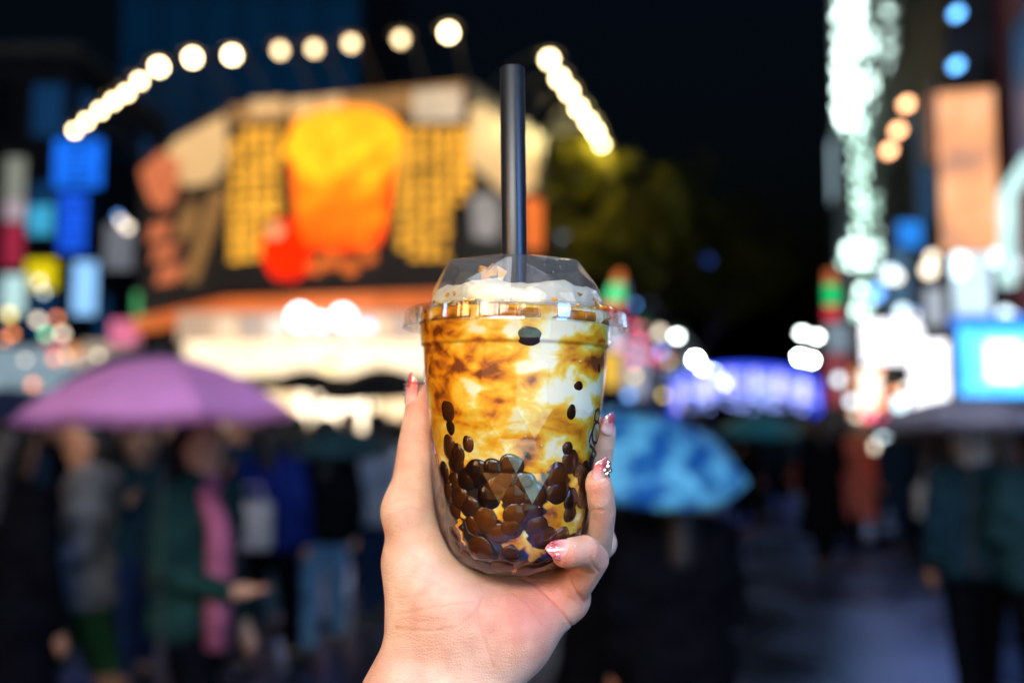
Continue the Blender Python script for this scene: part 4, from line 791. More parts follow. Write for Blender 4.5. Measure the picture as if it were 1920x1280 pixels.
bv = dome.modifiers.new('soft_edges', 'BEVEL'); bv.width = 0.0012; bv.segments = 2; bv.limit_method = 'ANGLE'; bv.angle_limit = math.radians(8)
mb = MB()
for px, py in ((1021, 487), (1044, 488), (1050, 499), (1021, 496), (1037, 510)):
    c = hp(px, py, 105 - (py - 485)); mb.ball(c, 0.0005, 8, 6)
obj('droplet', mb, mat('condensation', (.2, .22, .22), .05), cup, True)
# printed lettering curling round the right side of the wall
M_INK = mat('black_print', (.012, .012, .014), .4, scale=200)
def printed(s, py, ang, size, rot):
    cu = bpy.data.curves.new('lettering', 'FONT'); cu.body = s; cu.size = 1; cu.align_x = 'CENTER'; cu.align_y = 'CENTER'; cu.resolution_u = 3
    to = bpy.data.objects.new('t', cu); COL.objects.link(to); dg = bpy.context.evaluated_depsgraph_get(); dg.update()
    me = bpy.data.meshes.new_from_object(to.evaluated_get(dg)); bpy.data.objects.remove(to)
    bm = bmesh.new(); bm.from_mesh(me); bmesh.ops.subdivide_edges(bm, edges=bm.edges, cuts=2); mbx = MB()
    vs = []
    cr, sr = math.cos(rot), math.sin(rot); z0 = ringz(py)
    for v in bm.verts:
        x, y = v.co.x * size * MM, v.co.y * size * MM; x, y = x * cr - y * sr, x * sr + y * cr
        z = z0 + y; R = float(cupR(z)) + 0.0006; a = ang + x / R
        vs.append((CUPO.x + R * math.sin(a), YC - R * math.cos(a), z))
    mbx.add(vs, [[v.index for v in f.verts] for f in bm.faces]); mbx.v = tilt_pts(mbx.v); bm.free()
    return obj('printed_letter', mbx, M_INK, cup)
printed('Q', 808, math.radians(66), 62, -PI / 2); printed('o', 778, math.radians(67), 62, -PI / 2); printed('A', 848, math.radians(65), 62, -PI / 2)

# ------------------------------------------------------------------ the drink: syrup-marbled milk, foam and pearls
def drink_material():
    m = bpy.data.materials.new("marbled_milk"); m.use_nodes = True; n = m.node_tree.nodes; l = m.node_tree.links; p = n["Principled BSDF"]
    tc = n.new("ShaderNodeTexCoord"); mp = n.new("ShaderNodeMapping"); mp.inputs["Scale"].default_value = (1, 1, 1.55); mp.inputs["Rotation"].default_value = (0.0, 0.35, 0)
    l.new(tc.outputs["Object"], mp.inputs[0])
    n1 = n.new("ShaderNodeTexNoise"); n1.inputs["Scale"].default_value = 62; n1.inputs["Detail"].default_value = 3; n1.inputs["Roughness"].default_value = .45; n1.inputs["Distortion"].default_value = .6
    n2 = n.new("ShaderNodeTexNoise"); n2.inputs["Scale"].default_value = 120; n2.inputs["Detail"].default_value = 2; n2.inputs["Distortion"].default_value = .8
    l.new(mp.outputs[0], n1.inputs["Vector"]); l.new(mp.outputs[0], n2.inputs["Vector"])
    at_ = n.new("ShaderNodeAttribute"); at_.attribute_name = "syrup"; at_.attribute_type = 'GEOMETRY'
    def ma(op, a, b):
        q = n.new("ShaderNodeMath"); q.operation = op
        for i, s in enumerate((a, b)):
            if isinstance(s, (int, float)): q.inputs[i].default_value = s
            else: l.new(s, q.inputs[i])
        return q.outputs[0]
    a = ma('MULTIPLY', ma('SUBTRACT', n1.outputs["Fac"], 0.5), 1.75)
    b = ma('MULTIPLY', ma('SUBTRACT', n2.outputs["Fac"], 0.5), 0.6)
    ad = n.new("ShaderNodeAttribute"); ad.attribute_name = "dregs"; ad.attribute_type = 'GEOMETRY'
    t = ma('ADD', ma('MAXIMUM', ma('MINIMUM', ma('ADD', ma('ADD', ma('ADD', a, b), at_.outputs["Fac"]), 0.5), .84), 0.02), ad.outputs["Fac"])
    r = n.new("ShaderNodeValToRGB"); e = r.color_ramp.elements
    cols = [(0.0, (255, 247, 218)), (0.14, (255, 236, 164)), (0.28, (255, 208, 66)), (0.46, (246, 172, 14)), (0.62, (226, 136, 4)), (0.76, (166, 80, 4)), (0.9, (62, 28, 10)), (1.0, (26, 14, 12))]
    e[0].position = cols[0][0]; e[0].color = srgb(*cols[0][1]) + (1,); e[1].position = 1; e[1].color = srgb(*cols[-1][1]) + (1,)
    for q, c in cols[1:-1]: x = e.new(q); x.color = srgb(*c) + (1,)
    l.new(t, r.inputs[0]); l.new(r.outputs[0], p.inputs["Base Color"])
    p.inputs["Roughness"].default_value = .5; p.inputs["Subsurface Weight"].default_value = .15; p.inputs["Subsurface Scale"].default_value = .002
    return m
M_MILK = drink_material()
drink = thing('milk_tea', 'brown sugar milk tea marbled amber and white, with dark pearls, inside the cup', 'drink', (CUPO.x, YC, ringz(1060)))
SY = [(835, 622, 34, 15, .5), (895, 634, 40, 9, .35), (935, 640, 20, 12, .3), (870, 682, 62, 24, .42), (925, 700, 30, 18, .2), (1078, 672, 48, 15, .42), (1126, 682, 12, 34, .5), (1086, 722, 18, 10, .45), (1130, 740, 8, 40, .3),
      (996, 712, 10, 8, .35), (800, 680, 14, 50, .25), (1000, 800, 28, 14, .3), (920, 770, 14, 12, .3), (950, 815, 14, 10, .2), (1115, 620, 20, 20, .15), (845, 725, 22, 40, .12),
      (955, 620, 14, 13, -.75), (905, 617, 30, 9, -.4), (1065, 618, 48, 18, -.3), (1020, 666, 40, 14, -.3), (975, 690, 60, 13, -.28), (1090, 708, 52, 20, -.35), (1030, 735, 60, 14, -.3), (1105, 765, 22, 36, -.4), (850, 742, 10, 28, -.25), (888, 742, 10, 22, -.3),
      (1035, 655, 18, 40, -.3), (970, 745, 40, 30, -.2), (806, 770, 8, 50, -.25), (920, 765, 10, 8, -.5), (880, 820, 40, 30, -.12), (1060, 850, 20, 28, -.3), (930, 850, 24, 18, -.1)]
CR = [(1048, 968, 26, 24, 1.), (1040, 935, 11, 24, 1.), (1068, 985, 18, 10, .8), (932, 942, 9, 18, 1.), (940, 965, 8, 14, .9), (884, 942, 9, 10, .9), (873, 965, 14, 5, .7), (862, 985, 5, 22, .8), (872, 1012, 4, 14, .6), (955, 1018, 26, 6, .9), (980, 1006, 10, 12, .8),
      (1010, 1030, 22, 8, .8), (1000, 1045, 12, 6, .8), (905, 905, 8, 12, .7), (1078, 905, 9, 34, .7), (1030, 882, 26, 12, .4), (972, 1071, 8, 7, 1.), (1095, 965, 8, 20, .6), (815, 845, 10, 30, .6), (985, 885, 8, 20, .7), (830, 985, 4, 10, .5), (1055, 880, 14, 20, .5)]
NA, NZ = 320, 220; att2 = []
ys = np.linspace(590, 1064, NZ); mb = MB(); att = []
nzs = lambda x, y: math.sin(x * .051 + 1.3) * math.cos(y * .043 + x * .017) + .6 * math.sin(x * .11 + y * .07) + .4 * math.sin(x * .23 - y * .19 + 2)
for py in ys:
    gap = 4 + 4.5 * min(1, max(0, (py - 770) / 80)) - 5 * min(1, max(0, (py - 985) / 40)); z = ringz(py); R = rr(py, max(20, hw(py + (0 if py < 1040 else 4)) - gap))
    for k in range(NA):
        a = 2 * PI * k / NA; mb.v.append((CUPO.x + R * math.sin(a), YC - R * math.cos(a), z))
        front = math.cos(a) > -0.1
        d = YC - R * math.cos(a); u = 960 + (CUPO.x + R * math.sin(a)) / d * FPX * CP; v = 790 - (790 - py) * YC / d
        u2 = CX + math.copysign(1, math.sin(a)) * (340 - abs(u - CX)) if not front else u
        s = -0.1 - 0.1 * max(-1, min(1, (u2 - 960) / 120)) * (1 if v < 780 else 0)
        for bx, by, rx, ry, st in SY:
            q = ((u2 - bx) / rx) ** 2 + ((v - by) / ry) ** 2
            if q < 6: s += st * (.68 if st > 0 else .72) * math.exp(-q)
        dk = 1 / (1 + math.exp(-(v - 908 - 26 * nzs(u2, v)) / 7)); cr = 0.0
        if dk > .02 and v > 800:
            for bx, by, rx, ry, st in CR:
                q = ((u2 - bx + 4 * math.sin(v * .3)) / (rx * 1.3)) ** 2 + ((v - by + 4 * math.sin(u2 * .25)) / (ry * 1.3)) ** 2
                if q < 6: cr += 1.5 * st * math.exp(-q)
        cc = min(1, max(0, (cr - .5) * 2.5)); att2.append(dk * (1 - cc) * 1.0); s += (.02) * cc
        att.append(s)
for i in range(NZ - 1):
    for k in range(NA):
        a = i * NA + k; b = i * NA + (k + 1) % NA; mb.f.append((a, a + NA, b + NA, b))
mb.f.append(tuple((NZ - 1) * NA + k for k in range(NA))); mb.f.append(tuple(range(NA))[::-1])
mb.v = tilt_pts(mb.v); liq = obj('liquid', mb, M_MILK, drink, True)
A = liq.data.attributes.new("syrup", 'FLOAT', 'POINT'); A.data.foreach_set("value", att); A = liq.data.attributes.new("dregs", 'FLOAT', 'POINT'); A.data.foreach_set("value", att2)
M_FOAM = mat('milk_foam', srgb(244, 232, 200), .55, var=.08, scale=160, bump=.3, sss=.3)
mb = MB(); fz = lambda a, i: 1 + .03 * math.sin(3 * a + i) + .02 * math.sin(7 * a + 2 * i)
mb.lathe([(rr(600, 160), ringz(600)), (rr(588, 160), ringz(588)), (rr(570, 158), ringz(568)), (rr(560, 149), ringz(553)), (rr(556, 133), ringz(546)), (rr(556, 100), ringz(543)), (rr(556, 60), ringz(541)), (rr(556, 20), ringz(542)), (rr(556, 1), ringz(542))], (CUPO.x, YC, 0), 72, fz)
mb.v = [(x, y, z + 0.0016 * math.sin(180 * x + 1) * math.cos(150 * y) + .0008 * math.sin(500 * x) * math.sin(420 * y + 1)) for x, y, z in mb.v]
mb.v = tilt_pts(mb.v); obj('foam', mb, M_FOAM, drink, True)
# syrup ring squeezed under the rim
M_SYR = mat('amber_syrup', srgb(208, 128, 30), .08, var=.5, scale=150, sss=.2)
mb = MB(); mb.lathe([(rr(580, 176 - 9), ringz(598)), (rr(580, 176), ringz(596)), (rr(580, 177), ringz(612)), (rr(580, 168), ringz(614))], (CUPO.x, YC, 0), 96, lambda a, i: 1 + .008 * math.sin(9 * a + i), close=True)
mb.v = tilt_pts(mb.v); obj('syrup_ring', mb, M_SYR, drink, True)
M_TOFF = mat('honeycomb_toffee', srgb(240, 150, 16), .15, var=.45, scale=110, bump=.3, sss=.3)
M_CREAM = mat('pale_cream_bit', srgb(250, 222, 150), .3, var=.15, scale=110, sss=.3)
def chunk(c, s, m, seed, n=9, flat=1.0):
    r_ = random.Random(seed); mb = MB(); bm = bmesh.new()
    for _ in range(n): bm.verts.new((c[0] + r_.uniform(-1, 1) * s[0], c[1] + r_.uniform(-1, 1) * s[1], c[2] + r_.uniform(-1, 1) * s[2]))
    bmesh.ops.convex_hull(bm, input=bm.verts); bmesh.ops.triangulate(bm, faces=bm.faces)
    bm.verts.index_update(); mb.add([v.co for v in bm.verts], [[v.index for v in f.verts] for f in bm.faces]); bm.free()
    mb.v = tilt_pts(mb.v); return obj('toffee_piece', mb, m, drink)
for q, (x, y, w, sx, sz) in enumerate(((906, 505, 92, .0036, .0024), (918, 510, 96, .0034, .0046), (908, 520, 98, .003, .0036), (930, 528, 100, .004, .003), (922, 540, 104, .0034, .003), (936, 515, 90, .0026, .0040), (914, 498, 88, .0028, .0022))):
    chunk(hp(x, y, w), (sx, .003, sz), (M_TOFF, M_TOFF, M_TOFF, M_CREAM)[q % 4], 3 + q, 8)
for i in range(46):
    a = random.uniform(-1.35, 1.35); R = rr(590, random.uniform(158, 168)); py = random.uniform(580, 600) if i % 3 else random.uniform(562, 580)
    if py < 580: R = rr(590, 150)
    chunk((CUPO.x + R * math.sin(a), YC - R * math.cos(a), ringz(py)), (.0028, .0012, .0014), (M_TOFF, M_TOFF, M_CREAM)[i % 3], 20 + i, 7)
# pearls pressed to the wall
def pearl_material():
    m = bpy.data.materials.new("tapioca_pearl"); m.use_nodes = True; n = m.node_tree.nodes; l = m.node_tree.links; p = n["Principled BSDF"]
    oi = n.new("ShaderNodeObjectInfo"); r = n.new("ShaderNodeValToRGB"); e = r.color_ramp.elements
    e[0].color = srgb(30, 14, 8) + (1,); e[1].color = srgb(138, 72, 18) + (1,)
    tc = n.new("ShaderNodeTexCoord"); nt = n.new("ShaderNodeTexNoise"); nt.inputs["Scale"].default_value = 90; l.new(tc.outputs["Object"], nt.inputs["Vector"])
    mth = n.new("ShaderNodeMath"); mth.operation = 'MULTIPLY'; l.new(oi.outputs["Random"], mth.inputs[0]); l.new(nt.outputs["Fac"], mth.inputs[1])
    l.new(mth.outputs[0], r.inputs[0])
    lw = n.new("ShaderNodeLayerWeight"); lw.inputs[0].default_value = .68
    mx = n.new("ShaderNodeMix"); mx.data_type = 'RGBA'; l.new(lw.outputs["Facing"], mx.inputs[0]); l.new(r.outputs[0], mx.inputs[6]); mx.inputs[7].default_value = srgb(14, 7, 6) + (1,)  # rim darkening by viewing angle, put into the colour to mimic translucency
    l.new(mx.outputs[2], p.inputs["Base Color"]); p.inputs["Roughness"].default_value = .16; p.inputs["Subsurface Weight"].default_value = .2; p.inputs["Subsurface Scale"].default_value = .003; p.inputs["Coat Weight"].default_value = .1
    return m
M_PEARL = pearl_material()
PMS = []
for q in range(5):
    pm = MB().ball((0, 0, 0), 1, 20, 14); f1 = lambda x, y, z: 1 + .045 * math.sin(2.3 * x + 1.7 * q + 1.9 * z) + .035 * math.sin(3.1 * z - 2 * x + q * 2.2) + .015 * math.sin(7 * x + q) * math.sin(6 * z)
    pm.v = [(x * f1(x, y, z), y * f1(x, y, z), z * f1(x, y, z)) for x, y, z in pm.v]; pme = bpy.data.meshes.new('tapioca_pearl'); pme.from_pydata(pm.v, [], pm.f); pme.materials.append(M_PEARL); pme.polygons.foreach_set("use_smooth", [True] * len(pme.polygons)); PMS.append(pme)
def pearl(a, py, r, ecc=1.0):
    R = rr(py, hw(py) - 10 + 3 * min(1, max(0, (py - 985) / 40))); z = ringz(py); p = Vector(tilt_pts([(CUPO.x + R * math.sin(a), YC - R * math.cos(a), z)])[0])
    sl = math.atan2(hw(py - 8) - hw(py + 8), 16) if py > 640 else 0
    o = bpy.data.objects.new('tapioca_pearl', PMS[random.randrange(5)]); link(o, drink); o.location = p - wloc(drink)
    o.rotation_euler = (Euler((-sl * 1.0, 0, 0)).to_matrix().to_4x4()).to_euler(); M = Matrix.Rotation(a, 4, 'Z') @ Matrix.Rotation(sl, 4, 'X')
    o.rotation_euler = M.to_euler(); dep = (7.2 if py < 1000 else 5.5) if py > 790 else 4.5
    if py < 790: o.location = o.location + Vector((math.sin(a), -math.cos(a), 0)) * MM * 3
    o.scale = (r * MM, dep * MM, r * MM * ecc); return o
fixed = [(990, 628, 21, .8), (833, 770, 19, 1.15), (833, 838, 18, 1.3), (873, 832, 12, 1.3), (957, 874, 21, 1), (1078, 862, 19, 1.1), (1092, 878, 14, 1), (1086, 722, 13, .8), (1073, 770, 12, 1.3), (1130, 690, 8, 1.4), (847, 868, 18, 1.1), (890, 890, 25, 1.0), (868, 900, 20, 1), (838, 800, 13, 1.2), (850, 852, 17, 1.2), (1070, 838, 12, 1),
         (948, 905, 24, 1), (962, 925, 22, 1), (1050, 892, 22, 1.1), (1052, 920, 22, 1), (1080, 935, 17, 1.2), (985, 905, 20, 1), (1003, 930, 22, 1), (930, 915, 20, 1), (915, 932, 21, 1), (875, 950, 20, 1), (908, 975, 21, 1.1), (968, 965, 21, 1), (843, 955, 18, 1), (845, 905, 16, 1.2), (1078, 960, 16, 1), (1010, 985, 20, 1)]
placed = []
def ang_of(px, py):
    s = (px - CX) / (hw(py) * 1.07); s = max(-.985, min(.985, s)); return math.asin(s)
for px, pyv, r, ec in fixed:
    w = math.sqrt(max(0, hw(pyv) ** 2 - (px - CX) ** 2)); py = 790 - (790 - pyv) * (1 - w / (FPX)); a = ang_of(px, py)
    pearl(a, py, r * 1.08, ec); placed.append((a, py, r))
tries = 0
while tries < 30000 and len(placed) < 250:
    tries += 1
    a = random.uniform(-PI, PI); py = random.uniform(868, 1058); r = random.uniform(20, 27)
    if py < 920 and random.random() < .6: continue
    ok = True
    if abs(a) < 1.4:
        d = YC / MM - hw(py) * math.cos(a); u = CX + hw(py) * math.sin(a) * FPX / d; v = 790 + (py - 790) * FPX / d
        if v < 905 - 30 * nzs(u, v): ok = False
        for bx, by, rx, ry, st in CR:
            if ((u - bx) / (rx + r * .6)) ** 2 + ((v - by) / (ry + r * .6)) ** 2 < 1: ok = False; break
    if ok:
        for b, q, s in placed:
            da = (a - b + PI) % (2 * PI) - PI
            if math.hypot(da * hw((py + q) / 2), (py - q) * 1.1) < (r + s) * .62: ok = False; break
    if ok: pearl(a, py, r, random.uniform(.88, 1.1)); placed.append((a, py, r))

M_BUB = clear_plastic('air_bubble_skin', (.9, .88, .84), f0=.12)
for q in range(34):
    a = random.uniform(-1.35, 1.35); py = random.choice((random.uniform(640, 860), random.uniform(880, 1050), random.uniform(1055, 1064))); R = rr(py, hw(py) - 3.6); r = random.uniform(.8, 3.2) * MM
    mb = MB().ball(tilt_pts([(CUPO.x + R * math.sin(a), YC - R * math.cos(a), ringz(py))])[0], r, 12, 8, (1, .4, 1.1)); obj('bubble', mb, M_BUB, drink, True)

# ------------------------------------------------------------------ straw
ms = bpy.data.materials.new("straw_plastic"); ms.use_nodes = True; p = ms.node_tree.nodes["Principled BSDF"]
p.inputs["Base Color"].default_value = srgb(30, 34, 40) + (1,); p.inputs["Roughness"].default_value = .32; p.inputs["Specular IOR Level"].default_value = .6
tcn = ms.node_tree.nodes.new("ShaderNodeTexNoise"); tcn.inputs["Scale"].default_value = 900; bb = ms.node_tree.nodes.new("ShaderNodeBump"); bb.inputs["Strength"].default_value = .06; bb.inputs["Distance"].default_value = .0005
ms.node_tree.links.new(tcn.outputs[0], bb.inputs["Height"]); ms.node_tree.links.new(bb.outputs[0], p.inputs["Normal"])
a0 = hp(960.5, 128); b0 = hp(966, 600); mb = MB(); nS = 48; R1 = 24 * MM
straw = thing('drinking_straw', 'wide dark grey straw standing upright out of the cup lid', 'straw', b0)
ax = (a0 - b0).normalized(); ux = ax.cross(Vector((0, 1, 0))).normalized(); uy = ax.cross(ux)
prof = [(b0, R1), (a0 - ax * .0004, R1), (a0, R1 - .0003), (a0 - ax * .0004, R1 - .0006), (b0, R1 - .0006)]
for c, r in prof:
    for k in range(nS):
        t = 2 * PI * k / nS; mb.v.append(tuple(c + (ux * math.cos(t) + uy * math.sin(t)) * r))
for i in range(4):
    for k in range(nS):
        a = i * nS + k; b = i * nS + (k + 1) % nS; mb.f.append((a, b, b + nS, a + nS))
obj('straw_tube', mb, ms, straw, True)

# ================================================================== THE HAND
def skin_material():
    m = bpy.data.materials.new("skin"); m.use_nodes = True; n = m.node_tree.nodes; l = m.node_tree.links; p = n["Principled BSDF"]
    tc = n.new("ShaderNodeTexCoord")
    def noise(sc, det, dist=0):
        q = n.new("ShaderNodeTexNoise"); q.inputs["Scale"].default_value = sc; q.inputs["Detail"].default_value = det; q.inputs["Distortion"].default_value = dist; l.new(tc.outputs["Object"], q.inputs["Vector"]); return q
    a = noise(38, 4); r = n.new("ShaderNodeValToRGB"); e = r.color_ramp.elements
    e[0].position = .32; e[0].color = srgb(218, 170, 144) + (1,); e[1].position = .68; e[1].color = srgb(242, 204, 180) + (1,)
    l.new(a.outputs["Fac"], r.inputs[0])
    fl = n.new("ShaderNodeAttribute"); fl.attribute_name = "flush"; mx = n.new("ShaderNodeMix"); mx.data_type = 'RGBA'; l.new(fl.outputs["Fac"], mx.inputs[0]); l.new(r.outputs[0], mx.inputs[6]); mx.inputs[7].default_value = srgb(222, 128, 104) + (1,)
    v = noise(110, 3); r2 = n.new("ShaderNodeMix"); r2.data_type = 'RGBA'; r2.blend_type = 'MULTIPLY'; cr = n.new("ShaderNodeValToRGB"); cr.color_ramp.elements[0].position = .35; cr.color_ramp.elements[0].color = (.9, .8, .78, 1); cr.color_ramp.elements[1].position = .6; cr.color_ramp.elements[1].color = (1, 1, 1, 1)
    l.new(v.outputs["Fac"], cr.inputs[0]); r2.inputs[0].default_value = .8; l.new(mx.outputs[2], r2.inputs[6]); l.new(cr.outputs[0], r2.inputs[7]); l.new(r2.outputs[2], p.inputs["Base Color"])
    vo = n.new("ShaderNodeTexVoronoi"); vo.feature = 'DISTANCE_TO_EDGE'; vo.inputs["Scale"].default_value = 750; l.new(tc.outputs["Object"], vo.inputs["Vector"])
    mpp = n.new("ShaderNodeMapping"); mpp.inputs["Scale"].default_value = (1, 1, 4); mpp.inputs["Rotation"].default_value = (0, .5, 0); l.new(tc.outputs["Object"], mpp.inputs[0])
    w = n.new("ShaderNodeTexNoise"); w.inputs["Scale"].default_value = 260; w.inputs["Detail"].default_value = 5; l.new(mpp.outputs[0], w.inputs["Vector"])
    b1 = n.new("ShaderNodeBump"); b1.inputs["Strength"].default_value = .5; b1.inputs["Distance"].default_value = .0006; l.new(vo.outputs["Distance"], b1.inputs["Height"])
    b2 = n.new("ShaderNodeBump"); b2.inputs["Strength"].default_value = .6; b2.inputs["Distance"].default_value = .0006; l.new(w.outputs["Fac"], b2.inputs["Height"]); l.new(b1.outputs[0], b2.inputs["Normal"]); l.new(b2.outputs[0], p.inputs["Normal"])
    p.inputs["Roughness"].default_value = .47; p.inputs["Specular IOR Level"].default_value = .4
    p.inputs["Subsurface Weight"].default_value = .55; p.inputs["Subsurface Radius"].default_value = (1, .35, .18); p.inputs["Subsurface Scale"].default_value = .0035
    return m
M_SKIN = skin_material()
def K(*pts):                           # joints given as (px, py, w, radius px) -> world
    out = []
    for px, py, w, r in pts:
        q = hp(px, py, w); out.append(((q.x, q.y, q.z), r * MM * (YC - w * MM) / YC))
    return out
PALM = [K((800, 1120, -5, 62), (768, 958, -22, 48)), K((835, 1150, 6, 70), (800, 1050, -30, 66)),
        K((875, 1160, 4, 74), (865, 1100, -52, 60)), K((770, 1150, -10, 40), (765, 1060, -20, 42)),
        K((880, 1175, 0, 72), (955, 1010, -185, 46)), K((930, 1180, -8, 70), (1010, 1035, -165, 44)),
        K((955, 1178, -5, 72), (1044, 1082, -100, 44)), K((962, 1182, 0, 72), (1052, 1118, -28, 46)), K((1040, 1085, -95, 42), (1060, 1118, -25, 40)),
        K((955, 1010, -185, 44), (1010, 1035, -165, 44), (1044, 1082, -100, 42))]
ARM = [K((815, 1168, -2, 60), (768, 1240, 15, 58), (690, 1400, 60, 66), (640, 1500, 90, 70)), K((870, 1180, 0, 74), (830, 1260, 12, 70), (758, 1400, 58, 76), (690, 1510, 90, 78)), K((945, 1190, 0, 70), (905, 1262, 12, 64), (820, 1400, 55, 72), (750, 1520, 88, 74))]
THUMB = [K((768, 958, -22, 48), (777, 895, -38, 40), (783, 830, -52, 36), (787, 790, -62, 32), (790, 748, -72, 28))]
INDEX = [K((955, 1010, -185, 40), (1085, 950, -165, 31), (1118, 872, -98, 29), (1126, 835, -80, 26), (1131, 806, -70, 24))]
MIDDLE = [K((1010, 1035, -165, 40), (1115, 1030, -35, 31), (1128, 958, 45, 27), (1124, 930, 68, 28), (1120, 906, 78, 27))]
RING = [K((1044, 1082, -100, 38), (1128, 1018, -90, 29), (1100, 935, -125, 26), (1078, 880, -140, 24))]
PINKY = [K((1052, 1118, -28, 40), (1085, 1085, 10, 33), (1113, 1048, 46, 29), (1096, 1032, 82, 29), (1068, 1036, 102, 28), (1060, 1038, 104, 26))]
def hand_fn(P):
    k = MM
    def un(chs, kk):
        d = None
        for c in chs:
            e = d_chain(P, c); d = e if d is None else smin(d, e, kk * k)
        return d
    d = un(PALM, 34); d = smin(d, un(ARM, 40), 50 * k)
    d = smin(d, un(THUMB, 10), 26 * k); f = un(INDEX, 8)
    f = np.minimum(f, un(MIDDLE, 8)); f = np.minimum(f, un(RING, 8)); d = smin(d, f, 16 * k)
    d = smin(d, un(PINKY, 8), 9 * k)
    R = np.sqrt((P[..., 0] - CUPO.x) ** 2 + (P[..., 1] - YC) ** 2); zb = ringz(1071)
    c = (R - (cupR(P[..., 2]) + .0006)) * .95; c = np.maximum(c, np.maximum(zb - P[..., 2], P[..., 2] - ringz(560)))
    return smax(d, -c, 5 * k)
va, vb = hp(560, 1560, 330), hp(1190, 690, -270)
lo = (hp(600, 1200, 0).x - .03, YC - .06, hp(900, 1400, 60).z); hi = (hp(1165, 1000, 0).x + .004, YC + .066, hp(900, 700, 0).z + .002)
V, F = surface(hand_fn, lo, hi, 0.0013)
hand = thing('hand', "left hand with pink glitter nails holding up the plastic cup", 'hand', hp(810, 1290, 20))
ho = np_obj('palm_and_fingers', V, F, M_SKIN, hand, off=wloc(hand))
md = ho.modifiers.new('s', 'SUBSURF'); md.levels = 1; md.render_levels = 1
dg = bpy.context.evaluated_depsgraph_get(); dg.update(); me2 = bpy.data.meshes.new_from_object(ho.evaluated_get(dg)); ho.modifiers.clear(); ho.data = me2
nv = len(me2.vertices); co = np.empty(nv * 3, np.float32); me2.vertices.foreach_get("co", co); co = co.reshape(-1, 3); no = np.empty(nv * 3, np.float32); me2.vertices.foreach_get("normal", no); no = no.reshape(-1, 3)
W = co + np.array(wloc(hand), np.float32); dep = W[:, 1] * CP + (W[:, 2] - EYE) * SP; U_ = 960 + W[:, 0] / dep * FPX; V_ = 640 - ((W[:, 2] - EYE) * CP - W[:, 1] * SP) / dep * FPX
frontm = (no[:, 1] < 0.25).astype(np.float32)
CREASE = [([(975, 1082), (1000, 1092), (1030, 1118), (1052, 1145), (1072, 1172)], 3.0, .55), ([(1068, 1080), (1078, 1105), (1095, 1128)], 3.0, .6), ([(1107, 1044), (1112, 1058), (1122, 1070)], 2.5, .4),
          ([(745, 1152), (800, 1140), (850, 1132), (890, 1126)], 2.6, .22), ([(742, 1178), (800, 1182), (850, 1178), (888, 1150), (902, 1128)], 2.6, .26), ([(738, 1120), (770, 1118), (800, 1110)], 2.4, .18), ([(905, 1120), (895, 1150), (905, 1190), (925, 1250)], 2.6, .2),
          ([(930, 1150), (925, 1180), (905, 1205)], 2.2, .14), ([(745, 962), (770, 950), (800, 958)], 2.5, .25), ([(740, 940), (765, 935)], 2.5, .2), ([(752, 830), (775, 824), (800, 828)], 2.5, .22), ([(1098, 962), (1112, 955), (1130, 957)], 2.5, .25), ([(750, 1160), (790, 1165), (830, 1158)], 2.2, .14), ([(960, 1110), (990, 1130), (1015, 1170)], 2.6, .16), ([(1105, 868), (1125, 862)], 2.2, .15)]
disp = np.zeros(nv, np.float32); cline = np.zeros(nv, np.float32)
for pts, wd, dp in CREASE:
    dd = np.full(nv, 1e9, np.float32)
    for (x0, y0), (x1, y1) in zip(pts[:-1], pts[1:]):
        L = (x1 - x0) ** 2 + (y1 - y0) ** 2; t = np.clip(((U_ - x0) * (x1 - x0) + (V_ - y0) * (y1 - y0)) / L, 0, 1)
        dd = np.minimum(dd, np.hypot(U_ - x0 - t * (x1 - x0), V_ - y0 - t * (y1 - y0)))
    cline = np.maximum(cline, dp * (1.0 + .5 * np.sin(U_ * .21) * np.sin(V_ * .17)) * np.exp(-(dd / (wd * .8)) ** 2) * frontm); disp -= dp * .0011 * np.exp(-(dd / wd) ** 2) * frontm; disp += dp * .00015 * np.exp(-((dd - 8) / 5) ** 2) * frontm
co += no * disp[:, None]; me2.vertices.foreach_set("co", co.ravel()); me2.update()
flush = np.zeros(nv, np.float32)
for x, y, r, s in ((1060, 1052, 24, .6), (1120, 915, 26, .6), (1135, 800, 22, .5), (780, 760, 30, .35), (1135, 1045, 22, .35), (1030, 1110, 60, .45), (960, 1150, 80, .3), (1000, 1185, 70, .28), (770, 900, 40, .12), (1128, 975, 28, .25), (1100, 1095, 26, .2)):
    flush += s * np.exp(-(((U_ - x) ** 2 + (V_ - y) ** 2) / r ** 2))
fa = me2.attributes.new("flush", 'FLOAT', 'POINT'); fa.data.foreach_set("value", np.clip(flush + cline, 0, .8)); me2.polygons.foreach_set("use_smooth", np.ones(len(me2.polygons), bool))
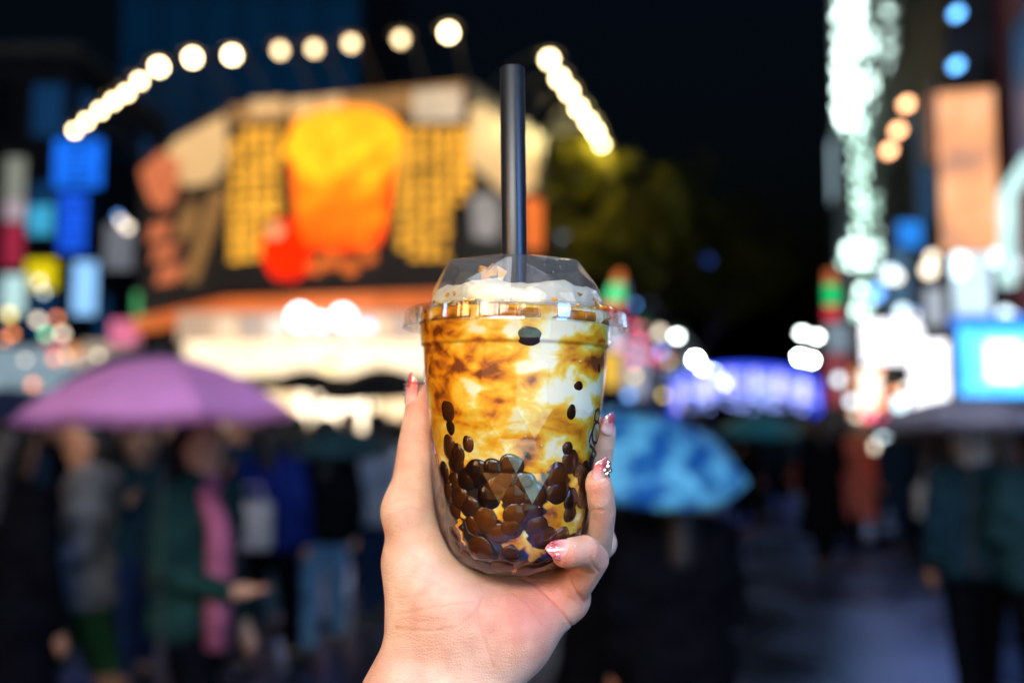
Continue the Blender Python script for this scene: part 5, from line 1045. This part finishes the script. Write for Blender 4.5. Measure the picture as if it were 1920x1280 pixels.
# nails
def nail_material():
    m = bpy.data.materials.new("pink_glitter_nail"); m.use_nodes = True; n = m.node_tree.nodes; l = m.node_tree.links; p = n["Principled BSDF"]
    fl = n.new("ShaderNodeAttribute"); fl.attribute_name = "along"; r = n.new("ShaderNodeValToRGB"); e = r.color_ramp.elements
    e[0].position = .25; e[0].color = srgb(240, 190, 180) + (1,); e[1].position = .7; e[1].color = srgb(214, 70, 90) + (1,); x = e.new(1.0); x.color = srgb(236, 150, 150) + (1,)
    l.new(fl.outputs["Fac"], r.inputs[0]); vo = n.new("ShaderNodeTexVoronoi"); vo.inputs["Scale"].default_value = 2200; tc = n.new("ShaderNodeTexCoord"); l.new(tc.outputs["Object"], vo.inputs["Vector"])
    rg = n.new("ShaderNodeValToRGB"); rg.color_ramp.elements[0].position = .75; rg.color_ramp.elements[1].position = .8; sp = n.new("ShaderNodeSeparateColor"); l.new(vo.outputs["Color"], sp.inputs[0]); l.new(sp.outputs[0], rg.inputs[0])
    gt = n.new("ShaderNodeMath"); gt.operation = 'GREATER_THAN'; gt.inputs[1].default_value = .55; l.new(fl.outputs["Fac"], gt.inputs[0]); ml = n.new("ShaderNodeMath"); ml.operation = 'MULTIPLY'; l.new(gt.outputs[0], ml.inputs[0]); l.new(rg.outputs[0], ml.inputs[1])
    mx = n.new("ShaderNodeMix"); mx.data_type = 'RGBA'; l.new(ml.outputs[0], mx.inputs[0]); l.new(r.outputs[0], mx.inputs[6]); mx.inputs[7].default_value = (.95, .85, .85, 1); l.new(mx.outputs[2], p.inputs["Base Color"])
    l.new(ml.outputs[0], p.inputs["Metallic"]); p.inputs["Roughness"].default_value = .15; p.inputs["Coat Weight"].default_value = .8; p.inputs["Coat Roughness"].default_value = .05
    return m
M_NAIL = nail_material(); M_GEM = mat('rhinestone', (.85, .8, .72), .08, metal=.85, var=.2, scale=900)
def nail(c, d, nr, L, Wd, gems=()):
    d = Vector((d[0], -d[2], -d[1])).normalized(); nr = Vector((nr[0], -nr[2], -nr[1])); nr = (nr - d * nr.dot(d)).normalized(); s = d.cross(nr); c = hp(*c)
    mb = MB(); al = []; nu, nw = 15, 11
    for lay in (0, 1):
        for i in range(nu):
            t = i / (nu - 1)
            wdt = Wd * (1 - .12 * t) * min(1, math.sqrt(max(0, 1 - ((.28 - t) / .28) ** 2)) if t < .28 else 1) * (1 if t < .62 else max(.06, 1 - ((t - .62) / .38) ** 1.8 * .95))
            for j in range(nw):
                a = (j / (nw - 1) * 2 - 1); ang = a * 1.05; R = Wd * .62
                x = R * math.sin(ang) * (wdt / Wd); h = R * (math.cos(ang * (wdt / Wd)) - 1) - .06 * L * (t - .3) ** 2 * 2
                mb.v.append(tuple(c + (d * ((t - .4) * L) + s * x + nr * (h + (.45 if not lay else -.2) * 2.2)) * MM)); al.append(t)
        o = lay * nu * nw
        for i in range(nu - 1):
            for j in range(nw - 1):
                q = (o + i * nw + j, o + i * nw + j + 1, o + (i + 1) * nw + j + 1, o + (i + 1) * nw + j); mb.f.append(q if lay else q[::-1])
    o = nu * nw
    bd = [(0, j) for j in range(nw)] + [(i, nw - 1) for i in range(1, nu)] + [(nu - 1, j) for j in range(nw - 2, -1, -1)] + [(i, 0) for i in range(nu - 2, 0, -1)]
    for (i, j), (i2, j2) in zip(bd, bd[1:] + bd[:1]): mb.f.append((i * nw + j, i2 * nw + j2, o + i2 * nw + j2, o + i * nw + j))
    no_ = obj('nail', mb, M_NAIL, hand, True); A = no_.data.attributes.new("along", 'FLOAT', 'POINT'); A.data.foreach_set("value", al)
    for (t, a, r) in gems:
        p = c + (d * ((t - .4) * L) + s * (a * Wd * .5) + nr * (r * .55 + 1)) * MM; gm = MB()
        vs = [(r * MM * math.cos(k * PI / 3) * q, r * MM * math.sin(k * PI / 3) * q, z * r * MM) for q, z in ((1, 0), (.6, .7)) for k in range(6)]
        gm.add([tuple(p + s * x + d * y + nr * z) for x, y, z in vs], [(k, (k + 1) % 6, (k + 1) % 6 + 6, k + 6) for k in range(6)] + [tuple(range(6, 12)), tuple(range(6))[::-1]])
        g = obj('gem', gm, M_GEM, no_)
        me = g.data
nail((1057, 1025, 124), (-.97, .05, .1), (-.05, -.5, .86), 54, 38)
nail((1134, 887, 98), (.14, -.97, .15), (.62, -.3, .72), 50, 38, [(.4, .1, 5), (.52, -.2, 4), (.52, .4, 5), (.66, .1, 5.5), (.3, .4, 3.5), (.8, .1, 4)])
nail((1146, 799, -46), (.14, -.97, .1), (.72, -.1, .7), 46, 36)
nail((764, 735, -52), (.1, -.99, .05), (-.78, -.05, .62), 66, 38, [(.5, -.3, 2.8), (.62, -.45, 2.6), (.74, -.3, 2.8), (.4, -.45, 2.4), (.3, -.4, 2)])
